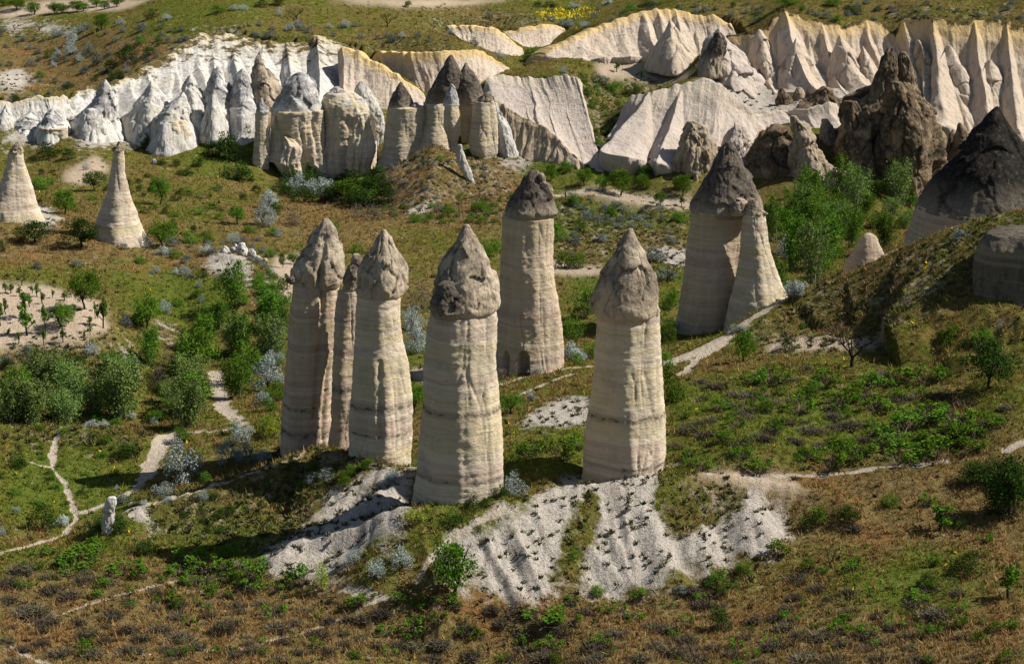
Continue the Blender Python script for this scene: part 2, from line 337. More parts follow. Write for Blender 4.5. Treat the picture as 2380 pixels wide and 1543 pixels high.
L('tuff_cliff', 'broad smooth pinkish slope falling from the ploughed terrace', [(985,575,456),(1035,505,466),(1100,511,470),(1200,520,473),(1350,530,474),(1450,520,473),(1550,508,473),(1630,522,471),(1665,570,467),(1610,640,462)],
     [(985,640,450),(1100,700,446),(1250,790,440),(1400,862,434),(1490,930,430),(1560,1010,427),(1660,1090,424),(1760,1160,421),(1812,1178,420),(1700,1000,430)], c2, 'pinkish', ns=240, nt=100, amp=1.2, freq=0.34, k=1.1, seed=8, back=12, f=0.55, spurs=(7.0, 1.6))
L('tuff_cliff', 'shaded tan rock wall below the smooth pinkish slope', [(985,600,447),(1100,690,443.5),(1250,785,438),(1400,858,432),(1490,930,428),(1560,1010,425),(1660,1090,422.5)],
     [(1075,800,441),(1110,900,436),(1190,1010,431),(1280,1100,427),(1400,1110,425),(1520,1110,423),(1660,1130,421)], c2, 'tan', ns=180, nt=70, amp=1.04, freq=0.80, k=0.8, seed=9, back=8, f=0.8, spurs=(2.2, 1.3))
L('tuff_cliff', 'rounded pale slope left of the dark-capped chimney pair', [(1930,740,446),(2000,650,450),(2140,622,452),(2250,592,455),(2380,560,458),(2500,530,460),(2600,570,456),(2680,640,452),(2780,720,448),(2860,790,444)],
     [(1790,880,436),(1980,1090,424),(2060,1098,423),(2140,1100,423),(2250,1130,421),(2400,1160,420),(2520,1130,421),(2640,1040,424),(2760,980,428),(2860,940,430)], c2, 'pinkish', ns=260, nt=90, amp=1.92, freq=0.34, k=1.15, seed=10, back=16, f=0.45, spurs=(4.5, 3.0), ex=[(2120,625,190),(2110,820,110),(2330,600,140)])
L('tuff_cliff', 'pale rock shelf under the fluted right cliff', [(440,800,452),(600,772,453),(750,752,454),(900,742,454),(1050,702,456),(1130,690,456)],
     [(520,930,434),(650,860,438),(800,840,440),(950,880,436),(1100,880,436),(1160,860,438)], c3, 'pinkish', ns=140, nt=50, amp=1.04, freq=0.46, k=1.2, seed=11, back=16)
L('tuff_cliff', 'low white fluted bank at the left edge behind the grey dome', [(-200,700,452),(0,690,455),(70,700,455),(130,690,456),(250,652,460),(330,662,460),(430,645,460),(500,690,456)],
     [(-200,900,438),(0,895,439),(90,885,440),(270,870,441),(400,860,441),(470,790,446),(520,740,450)], c1, 'white', ns=180, nt=60, amp=1.92, freq=0.57, k=1.2, seed=12, back=14, spurs=(2.6, 2.0))
L('tuff_cliff', 'layered cream rock band at the foot of the white cones', [(880,840,450),(1060,820,449),(1280,800,448),(1530,792,448),(1600,782,447),(1850,752,447),(2190,742,446),(2380,722,446),(2560,740,445)],
     [(880,960,443),(1030,1000,441),(1280,900,444),(1520,885,444),(1600,880,444),(1730,905,443),(1850,960,441),(1920,1150,437),(2190,1200,436),(2400,1200,436),(2560,1180,436)], c1, 'white', ns=280, nt=70, amp=0.96, freq=0.69, k=0.55, seed=14, back=8, f=1.0, spurs=(3.0, 1.4))


# ---------------------------------------------------------------- terrain
ctrl = [  # survey points on open ground: u, v, distance ahead
 # near slope
 (-300,1543,190),(100,1543,192),(700,1543,193),(1450,1543,194),(2000,1543,190),(2380,1543,186),(2800,1500,184),
 (100,1450,202),(700,1450,203),(1450,1450,203.5),(2100,1450,199),(2400,1430,198),
 (50,1370,210),(500,1370,211.5),(900,1380,211),(1200,1385,211.5),(1450,1372,213.5),(1700,1330,214.5),(1950,1300,213.5),(2300,1300,210),
 (50,1280,219),(330,1270,220),(600,1300,218.5),(2000,1200,222),(2300,1180,222),(2500,1200,220),
 # right-hand field
 (2050,1110,228),(2350,1080,228),(1700,1060,232),(2000,1000,240),(2330,980,237),(1700,960,244),(1900,900,254),(2250,900,250),(1750,860,261),(1950,835,264),(2150,815,262),(2330,800,258),
 (1600,950,247),(1620,880,258),(1260,1110,223),(1260,1040,234),(1250,960,250),(1330,900,262),(1230,871,271),(1160,880,271),(1350,870,268),(1040,1000,246),(1000,900,268),
 # left valley
 (100,1200,233),(100,1110,246),(300,1090,250),(60,1010,258),(400,1005,262),(580,1000,258),(200,950,271),(420,950,273),(560,930,277),(100,930,276),(300,880,286),(500,870,291),
 (20,815,285),(150,808,286),(240,770,291),(0,668,312),(120,680,311),(230,700,307),(-200,740,298),
 (350,740,304),(380,800,300),(300,640,322),(420,660,321),(120,580,333),(20,510,346),(180,540,341),(320,570,340),(-200,520,345),
 (560,690,311),(640,640,324),(670,690,313),(600,800,300),(680,760,304),(640,880,288),
 (90,435,398),(250,440,396),(400,450,392),(200,390,415),(350,390,420),(500,520,365),(620,480,383),(480,440,400),(560,380,432),(700,405,434),(800,430,425),
 (700,545,363),(850,520,374),(900,600,344),(1000,560,357),(1080,640,333),(1000,720,312),(1000,800,292),
 # middle valley
 (1000,495,383),(1150,470,392),(1320,430,416),(1450,420,422),(1560,450,412),(1450,500,388),(1320,540,366),(1550,560,360),(1400,600,348),(1330,660,331),(1550,640,336),(1400,720,314),(1370,800,294),(1560,720,314),(1560,780,301),
 (1900,640,338),(1900,560,366),(1800,500,392),(2000,480,400),(2050,450,414),(1700,440,416),(2100,560,352),(2300,520,352),
 (1400,330,440),(1420,250,466),(1500,300,452),
 # upland
 (60,330,436),(150,260,462),(100,190,496),(250,180,490),(60,100,532),(250,90,508),(100,30,566),(300,20,548),(560,40,500),(700,60,486),(850,90,488),(700,15,521),(950,60,514),(1000,20,539),
 (1150,120,508),(1150,60,540),(1230,180,502),(1200,40,548),(1330,60,533),(1330,130,510),(1420,130,503),(1450,170,494),(1540,150,496),(1570,180,491),(1500,40,530),(1700,30,504),(1900,40,488),(2300,25,492),(2600,30,490),
 (1500,5,552),(2200,5,505),
]
pts = []
for u, v, Y in ctrl: pts.append(P(u, v, Y))
for (nm_, lb_, cr_, ba_, cv_, *_x), k_ in LOFTS:      # the upland reaches the cliff rims, the valley floor their feet
    if nm_ == 'rock_wall' or 'no_ctrl' in k_: continue
    for pl, dY, dz in ((cr_, 4.0, -0.4), (ba_, -1.0, 0.2)):
        for x, y, Y in dens(pl, 9):
            u, v = cv_(x, y); q = P(u, v, Y); q[1] += dY; q[2] += dz; pts.append(q)
for X, Y, Z in ((-120,140,-3),(0,140,-4),(120,140,-2),(-400,800,20),(0,800,20),(400,800,24),(-700,1600,40),(0,1600,45),(700,1600,45),(-260,300,-2),(260,280,12),(-300,480,2),(320,480,12),(0,100,2),(-900,3800,90),(0,3800,90),(900,3800,90)):
    pts.append(np.array([X, Y, Z], float))
pts = np.array(pts)
def wc(X, Y): return np.stack([X/Y*40.0, np.log(Y)*17.0], -1)
C_ = wc(pts[:, 0], pts[:, 1]); ncp = len(C_)
def tk(r2): return 0.5*r2*np.log(r2+1e-9)
D2 = ((C_[:, None]-C_[None])**2).sum(-1)
A_ = np.zeros((ncp+3, ncp+3)); A_[:ncp, :ncp] = tk(D2)+np.eye(ncp)*0.12; A_[:ncp, ncp] = 1; A_[:ncp, ncp+1:] = C_; A_[ncp, :ncp] = 1; A_[ncp+1:, :ncp] = C_.T
W_ = np.linalg.solve(A_, np.concatenate([pts[:, 2], [0, 0, 0]]))
def base_z(X, Y):
    q = wc(X.ravel(), Y.ravel()); out = np.empty(len(q))
    for i in range(0, len(q), 20000):
        s = q[i:i+20000]
        d2 = (s[:, 0:1]-C_[None, :, 0])**2+(s[:, 1:2]-C_[None, :, 1])**2
        out[i:i+20000] = tk(d2)@W_[:ncp]+W_[ncp]+s@W_[ncp+1:]
    return out.reshape(X.shape)
RIDGES = [  # crest points u, v, Y ; slope on the near side, slope on the far side, rounding in m
 ([(1545,842,271),(1620,815,276),(1700,772,281),(1830,692,288),(1960,640,289),(2100,575,288),(2230,522,285),(2330,500,281),(2600,440,278)], 0.42, 0.75, 1.5),
 ([(965,1092,228.5),(860,1078,230.6),(790,1050,235),(740,1042,239),(640,1082,236),(500,1130,232),(400,1155,230),(330,1178,228),(255,1212,224)], 0.52, 0.45, 0.8),
 ([(970,1108,228),(880,1150,223),(800,1205,219.5),(720,1250,216.5),(650,1290,214)], 0.6, 0.6, 0.7),
 ([(950,1182,215),(1060,1172,215.5),(1150,1140,217.5),(1240,1150,219),(1330,1132,221),(1400,1122,221.8),(1460,1110,222.5),(1560,1095,224.5),(1700,1105,226),(1850,1125,225),(1960,1155,222.5)], 0.60, 0.30, 1.0),
 ([(1360,1128,221.5),(1300,1180,218),(1230,1240,214.8),(1170,1300,212)], 0.55, 0.5, 0.6),
 ([(1470,1108,222.6),(1490,1160,220),(1520,1230,216.6),(1550,1310,213)], 0.5, 0.5, 0.6),
 ([(1690,1106,226),(1730,1160,222),(1770,1225,218)], 0.5, 0.5, 0.6),
 ([(1010,343,416),(1005,400,405),(992,450,394)], 0.5, 0.6, 1.0),
 ([(1010,345,416),(1090,375,416),(1180,400,417)], 0.45, 0.5, 1.5),
 ([(1010,345,416),(930,410,412),(880,440,408)], 0.45, 0.5, 1.0),
 ([(1275,478,394),(1400,455,398),(1520,478,393),(1590,540,372)], 0.5, 0.25, 1.0),
 ([(1300,560,357),(1440,548,362),(1585,560,358)], 0.5, 0.25, 1.0),
 ([(425,570,345),(500,582,336),(560,605,330),(595,650,321)], 0.6, 0.4, 1.0),
 ([(120,388,428),(200,330,438),(240,345,432)], 0.45, 0.5, 1.0),
 ([(0,1000,262),(90,985,264),(170,1000,259),(330,1010,257)], 0.45, 0.3, 0.7),
 ([(1030,40,578),(1100,15,596),(1180,30,584),(1260,52,566)], 0.3, 0.3, 2.0),
]
RID = []
for cr, sn, sf, w in RIDGES:
    RID.append((np.array([P(*c) for c in cr]), sn, sf, w))
def ridge_apply(Z, X, Y, nz):
    for cp, sn, sf, w in RID:
        rl = 2.3 if w <= 1.0 and cp[0, 1] < 235 else 0.8
        mg = 95 if min(sn, sf) < 0.2 else 40
        lo, hi = cp.min(0)-mg, cp.max(0)+mg
        r0, r1 = np.searchsorted(A_ROW, [lo[1], hi[1]]); Xs, Ys, ns_ = X[r0:r1], Y[r0:r1], nz[r0:r1]
        sel = (Xs > lo[0]) & (Xs < hi[0]); x, y, q = Xs[sel], Ys[sel], ns_[sel]
        best = np.full(x.shape, 1e9); zz = np.full(x.shape, -1e3); al = np.zeros(x.shape); slo = np.zeros(x.shape); acc = 0.0
        for i in range(len(cp)-1):
            a, b = cp[i], cp[i+1]; d = b[:2]-a[:2]; L2 = d@d
            t = np.clip(((x-a[0])*d[0]+(y-a[1])*d[1])/L2, 0, 1)
            qx, qy = a[0]+t*d[0], a[1]+t*d[1]
            ds = np.hypot(x-qx, y-qy); m = ds < best
            sl = np.where(y < qy, sn, sf)*(1+0.18*q)
            zz = np.where(m, a[2]+t*(b[2]-a[2])-sl*(np.sqrt(ds*ds+w*w)-w), zz); al = np.where(m, acc+t*math.sqrt(L2), al)
            best = np.where(m, ds, best); acc += math.sqrt(L2)
        zz -= rl*np.clip(best/5, 0, 1)*(0.55*np.abs(perlin(al*0.33, best*0.05, 6.0))+0.25*np.abs(perlin(al*1.0, best*0.1, 9.0)))
        Zs = Z[r0:r1]; Zs[sel] = smax(Zs[sel], zz, 0.6)
    return Z
def smax(a, b, k=0.5):
    h = np.clip(0.5+0.5*(a-b)/k, 0, 1); return b*(1-h)+a*h+k*h*(1-h)
def terrain(X, Y):
    r_, c_ = np.arange(0, X.shape[0], 3), np.arange(0, X.shape[1], 3)
    r_ = np.unique(np.append(r_, X.shape[0]-1)); c_ = np.unique(np.append(c_, X.shape[1]-1))
    zc = base_z(X[np.ix_(r_, c_)], Y[np.ix_(r_, c_)])
    zc = np.stack([np.interp(np.arange(X.shape[1]), c_, row) for row in zc])
    z = np.stack([np.interp(np.arange(X.shape[0]), r_, col) for col in zc.T], 1)
    nz = fbm(X*0.16, Y*0.16, 3.3, 3)
    z = ridge_apply(np.ascontiguousarray(z), X, Y, nz)
    far = np.clip(Y/400, 0.6, 3)
    z = z+0.30*far*fbm(X*0.07, Y*0.07, 7.7, 4)+0.10*perlin(X*0.9, Y*0.9, 1.1)
    return z
acore = np.linspace(-0.232, 0.232, 660)
aside = 0.232+0.40*np.linspace(0.02, 1, 26)**1.6
A_COL = np.concatenate([-aside[::-1], acore, aside])
Yr = np.exp(np.arange(math.log(140), math.log(700), 0.0021))
A_ROW = np.concatenate([np.linspace(60, 138, 30), Yr, np.geomspace(706, 4500, 50)])
GX = A_COL[None, :]*A_ROW[:, None]; GY = np.repeat(A_ROW[:, None], len(A_COL), 1)
GZ = terrain(GX, GY)
# under each rock face the ground stays below the rock
capz = np.full(GX.shape, 1e6)
for (nm_, lb_, cr_, ba_, cv_, *_x), k_ in LOFTS:
    def wl_(pl, n): q = dens([(*cv_(x, y), Y) for x, y, Y in pl], n); return P(q[:, 0], q[:, 1], q[:, 2]).T
    c_w, b_w = wl_(cr_, 900), wl_(ba_, 900)
    if nm_ == 'rock_wall': c_w, b_w = c_w[170:], b_w[170:]
    kk = k_.get('k', 1.25)
    for t_ in np.linspace(0.10 if nm_ == 'rock_wall' else -0.04, 0.97, 170):
        pt = c_w*(1-t_)+b_w*t_; zz_ = b_w[:, 2]+(c_w[:, 2]-b_w[:, 2])*(1-t_)**kk-1.3
        i_ = np.clip(np.searchsorted(A_ROW, pt[:, 1]), 1, len(A_ROW)-2); j_ = np.clip(np.searchsorted(A_COL, pt[:, 0]/pt[:, 1]), 1, len(A_COL)-2)
        for di in (-1, 0, 1):
            for dj in (-1, 0): np.minimum.at(capz, (i_+di, j_+dj), zz_)
GZ = np.minimum(GZ, capz)
GU, GV = project(GX, GY, GZ)
nzu = 10*fbm(GX*0.25, GY*0.25, 0.0, 4); nzv = 6*fbm(GX*0.25, GY*0.25, 50.0, 4)
def poly_mask(poly, wob=1.0):
    U, V = GU+nzu*wob, GV+nzv*wob
    xs = [p[0] for p in poly]; ys = [p[1] for p in poly]
    r = np.zeros(U.shape, bool)
    sel = (U > min(xs)) & (U < max(xs)) & (V > min(ys)) & (V < max(ys)) & (GY < 700)
    u, v = U[sel], V[sel]; ins = np.zeros(u.shape, bool); n = len(poly)
    for i in range(n):
        x1, y1 = poly[i]; x2, y2 = poly[(i+1) % n]
        if y1 == y2: continue
        c = ((y1 > v) != (y2 > v)) & (u < (x2-x1)*(v-y1)/(y2-y1)+x1); ins ^= c
    r[sel] = ins; return r
def blur(a, n=1):
    for _ in range(n):
        a = (a+np.roll(a, 1, 0)+np.roll(a, -1, 0))/3; a = (a+np.roll(a, 1, 1)+np.roll(a, -1, 1))/3
    return a
def mask(polys, wob=1.0, n=2):
    r = np.zeros(GX.shape)
    for p in polys: r = np.maximum(r, poly_mask(p, wob))
    return blur(r, n)
def hit(u, v):   # where the line of sight through a survey pixel meets the ground
    a, t = ray(u, v); j = int(np.clip(np.searchsorted(A_COL, a)-1, 0, len(A_COL)-2)); f = (a-A_COL[j])/(A_COL[j+1]-A_COL[j])
    zc = GZ[:, j]*(1-f)+GZ[:, j+1]*f; d = zc-(CAM_Z-A_ROW*t)
    k = np.argmax(d > 0)
    if k == 0: k = len(A_ROW)-1
    w = d[k-1]/(d[k-1]-d[k]) if d[k] != d[k-1] else 0
    Y = A_ROW[k-1]+w*(A_ROW[k]-A_ROW[k-1])
    return np.array([a*Y, Y, CAM_Z-t*Y])
def ground_at(X, Y):
    X = np.atleast_1d(X); Y = np.atleast_1d(Y); a = X/Y
    j = np.clip(np.searchsorted(A_COL, a)-1, 0, len(A_COL)-2); i = np.clip(np.searchsorted(A_ROW, Y)-1, 0, len(A_ROW)-2)
    f = (a-A_COL[j])/(A_COL[j+1]-A_COL[j]); g = (Y-A_ROW[i])/(A_ROW[i+1]-A_ROW[i])
    return (GZ[i, j]*(1-f)+GZ[i, j+1]*f)*(1-g)+(GZ[i+1, j]*(1-f)+GZ[i+1, j+1]*f)*g
def path_mask(lines):
    r = np.zeros(GX.shape)
    for line, w in lines:
        q = [hit(u, v) for u, v in line]
        for a, b in zip(q[:-1], q[1:]):
            d = b[:2]-a[:2]; L2 = d@d+1e-6
            if L2 > 60**2: continue
            lo = np.minimum(a, b)-4*w-3; hi = np.maximum(a, b)+4*w+3
            sel = (GX > lo[0]) & (GX < hi[0]) & (GY > lo[1]) & (GY < hi[1])
            X, Y = GX[sel], GY[sel]
            t = np.clip(((X-a[0])*d[0]+(Y-a[1])*d[1])/L2, 0, 1)
            ds = np.hypot(X-a[0]-t*d[0], Y-a[1]-t*d[1])+0.5*w*perlin(X*0.5, Y*0.5, 4.0)
            r[sel] = np.maximum(r[sel], 1-sstep(w*0.35, w*0.8, ds))
    return r
BARE = [
 [(1615,190),(1700,165),(1850,190),(1970,195),(1970,255),(1850,290),(1700,285),(1640,250)], [(165,285),(360,280),(430,300),(350,335),(250,335),(180,345)], [(0,305),(120,300),(150,330),(60,335),(0,330)], [(1150,360),(1260,370),(1230,392),(1150,385)], [(1560,330),(1640,330),(1620,400),(1570,395)],
 [(965,1352),(1040,1270),(1100,1235),(1200,1195),(1345,1150),(1350,1190),(1300,1260),(1290,1300),(1310,1365),(1150,1362)],
 [(1355,1362),(1340,1290),(1380,1180),(1450,1098),(1530,1102),(1515,1180),(1560,1250),(1640,1240),(1690,1160),(1760,1150),(1850,1215),(1890,1180),(1840,1240),(1720,1295),(1560,1335),(1440,1372)],
 [(1160,1195),(1330,1120),(1440,1095),(1560,1098),(1600,1105),(1450,1120),(1340,1160),(1200,1200)],
 [(590,1305),(690,1235),(790,1155),(870,1108),(970,1100),(968,1150),(930,1205),(870,1245),(825,1285),(795,1335),(720,1338),(680,1312)],
 [(485,592),(535,588),(570,606),(592,650),(602,690),(570,660),(545,640),(480,630)],
 [(1190,1000),(1270,945),(1372,920),(1368,985),(1260,990)],
 [(285,1168),(335,1172),(370,1190),(400,1225),(340,1225),(300,1215)],
 [(255,770),(300,800),(340,870),(320,880),(270,820)],[(370,735),(425,750),(410,780),(365,760)],
 [(40,480),(100,478),(165,525),(120,532),(60,520)],[(0,180),(40,160),(75,180),(30,215),(0,210)],
 [(1450,1560),(1460,1560)], [(1080,385),(1110,440),(1095,440),(1065,390)],
 [(0,50),(170,60),(160,75),(0,70)],[(440,85),(560,78),(640,95),(520,105),(440,110)],
 [(940,490),(1000,470),(1010,490),(950,505)],[(2060,830),(2110,790),(2120,815),(2075,835)],
 [(1545,575),(1600,585),(1600,612),(1500,612)],[(1370,590),(1410,595),(1400,610),(1365,605)],
]
NOBARE = [[(1530,1128),(1640,1120),(1740,1138),(1700,1170),(1620,1215),(1570,1200),(1540,1165)], [(1345,1200),(1395,1130),(1385,1230),(1345,1330),(1315,1330),(1315,1280)], [(1140,1232),(1230,1205),(1245,1220),(1180,1255),(1125,1265)]]
SOIL = [
 [(1790,792),(1900,786),(2050,790),(2060,810),(1900,814),(1780,818)],
 [(150,400),(225,360),(255,395),(215,432),(150,425)],
 [(-60,650),(120,668),(240,705),(255,765),(170,800),(0,812),(-60,815)], [(0,22),(110,2),(360,0),(275,26),(120,30),(0,46)], [(750,0),(1210,0),(1150,8),(990,18),(860,12)],
 [(1385,150),(1470,140),(1560,135),(1610,180),(1570,192),(1480,190),(1395,182)], [(640,600),(690,585),(700,640),(690,700),(650,700),(610,660)], [(1290,452),(1380,438),(1480,455),(1610,462),(1600,490),(1480,480),(1380,455)],
 [(1150,590),(1400,620),(1400,640),(1290,640)], [(1600,1100),(1800,1095),(1900,1150),(1780,1140)], [(960,860),(1020,850),(1010,890),(955,880)],
]
LUSH = [
 [(1165,1030),(1365,1005),(1362,1090),(1200,1115),(1165,1110)], [(800,1340),(930,1195),(1090,1175),(1060,1240),(960,1300),(900,1360),(830,1360)], [(1250,490),(1600,480),(1600,530),(1250,540)], [(940,810),(1000,800),(1000,850),(930,850)],
 [(1900,1280),(2250,1270),(2300,1420),(2000,1400)], [(1560,900),(2150,880),(2200,1060),(1550,1080)], [(1320,640),(1590,620),(1560,720),(1330,720)], [(0,1050),(330,1040),(330,1220),(0,1220)], [(250,600),(560,650),(520,760),(330,740)],
 [(340,10),(620,0),(600,25),(350,45)], [(1250,20),(1400,20),(1380,55),(1240,50)], [(440,330),(600,300),(600,400),(430,400)], [(1210,380),(1420,380),(1380,440),(1220,420)],[(400,1240),(640,1230),(600,1330),(400,1330)],
]
DRY = [
 [(0,490),(350,520),(600,600),(330,640),(0,600)], [(1600,1090),(2380,1060),(2380,1300),(1900,1250)], [(0,1380),(1000,1330),(1900,1420),(2380,1420),(2380,1560),(0,1560)], [(0,220),(450,190),(420,100),(0,90)], [(500,500),(900,430),(900,560),(560,560)],[(850,380),(1200,380),(1200,520),(850,520)],
]
SCRUB = [
 [(1590,840),(1840,695),(2330,500),(2380,500),(2380,640),(2230,700),(1990,815),(1700,800)], [(960,40),(1250,30),(1260,75),(1050,90)], [(860,360),(1010,340),(1200,400),(1190,510),(860,500)], [(300,1170),(760,1040),(900,1080),(760,1220),(570,1290),(400,1240)], [(1270,470),(1600,480),(1600,620),(1270,600)],
 [(0,800),(280,760),(340,900),(260,930),(0,900)], [(2050,20),(2380,20),(2380,70),(2050,60)], [(1520,1120),(1700,1110),(1750,1150),(1660,1230),(1570,1230)], [(1330,1130),(1390,1115),(1370,1300),(1310,1340),(1300,1280)],[(1320,170),(1560,190),(1480,380),(1380,370),(1320,250)],[(900,90),(1060,95),(1100,130),(850,120)],[(0,990),(330,1000),(340,1050),(0,1060)],
]
PATHS = [
 ([(60,985),(120,983),(170,990),(200,997),(350,1005),(440,1003),(520,1000),(570,985)], 0.72), ([(172,993),(130,1025),(122,1055),(126,1082)], 0.65), ([(405,1005),(375,1030),(355,1070),(338,1110)], 1.66), ([(338,1110),(310,1140),(250,1168),(195,1190)], 0.86),
 ([(75,1075),(120,1085),(150,1120),(165,1160),(178,1205),(150,1240),(60,1270),(-20,1292)], 0.54), ([(1545,838),(1620,812),(1700,770),(1760,730),(1830,690),(1960,638),(2100,575),(2230,522)], 1.22), ([(1540,845),(1620,818),(1690,780)], 1.87),
 ([(1590,868),(1620,835),(1660,800)], 1.01), ([(1150,895),(1230,872),(1300,858),(1380,850),(1540,842)], 0.79), ([(1200,920),(1270,890),(1330,868)], 0.65), ([(1640,1101),(1780,1105),(1900,1103),(2050,1085),(2200,1070)], 0.58), ([(560,1505),(700,1470),(780,1440),(860,1398),(930,1383)], 0.36), ([(60,1452),(200,1405),(330,1368),(430,1345),(520,1338)], 0.32), ([(30,1500),(70,1525),(120,1545)], 0.50),
 ([(500,865),(512,905),(520,945),(560,985)], 1.58), ([(560,1500),(480,1510),(300,1520)], 0.25), ([(800,1368),(850,1375),(900,1388)], 0.65), ([(2340,1045),(2385,1025)], 0.86), ([(1290,455),(1380,440),(1430,445),(1530,468),(1610,475)], 1.15), ([(760,1036),(700,1060),(600,1096),(500,1130),(400,1157),(330,1177)], 0.50), ([(970,1350),(1000,1300),(1060,1245),(1170,1180)], 0.65),
]
mk_bare = mask(BARE, 2.2, 45); mk_bare = np.clip(mk_bare-0.8*mask(NOBARE, 3.0, 28), 0, 1); mk_soil = mask(SOIL, 0.7, 6); mk_lush = mask(LUSH, 4.0, 40); mk_dry = mask(DRY, 4.0, 40); mk_scrub = mask(SCRUB, 2.0, 14); mk_path = path_mask(PATHS)
# steep scrub slopes break into little terraces, bare slopes into runnels
rel = mk_scrub*(0.55*np.abs(perlin(GX*0.45, GY*0.9, 8.8))+0.22*perlin(GX*1.3, GY*1.6, 2.2))+mk_bare*(0.40*np.abs(perlin(GX*0.55, GY*0.12, 5.5))+0.14*perlin(GX*1.5, GY*0.7, 2.2))
GZ = GZ+rel-0.12*mk_path
A = {'bare': mk_bare.ravel(), 'soil': mk_soil.ravel(), 'lush': mk_lush.ravel(), 'dry': mk_dry.ravel(), 'scrub': mk_scrub.ravel(), 'path': mk_path.ravel()}
me = mesh_np('ground', np.stack([GX, GY, GZ], -1).reshape(-1, 3), grid_faces(*GX.shape)[:, ::-1][:, [3, 2, 1, 0]], M['ground'], True, A)
tag(obj('ground', me), kind='structure')
def mval(arr, X, Y):
    a = X/Y
    j = np.clip(np.searchsorted(A_COL, a), 0, len(A_COL)-1); i = np.clip(np.searchsorted(A_ROW, Y), 0, len(A_ROW)-1)
    return arr[i, j]

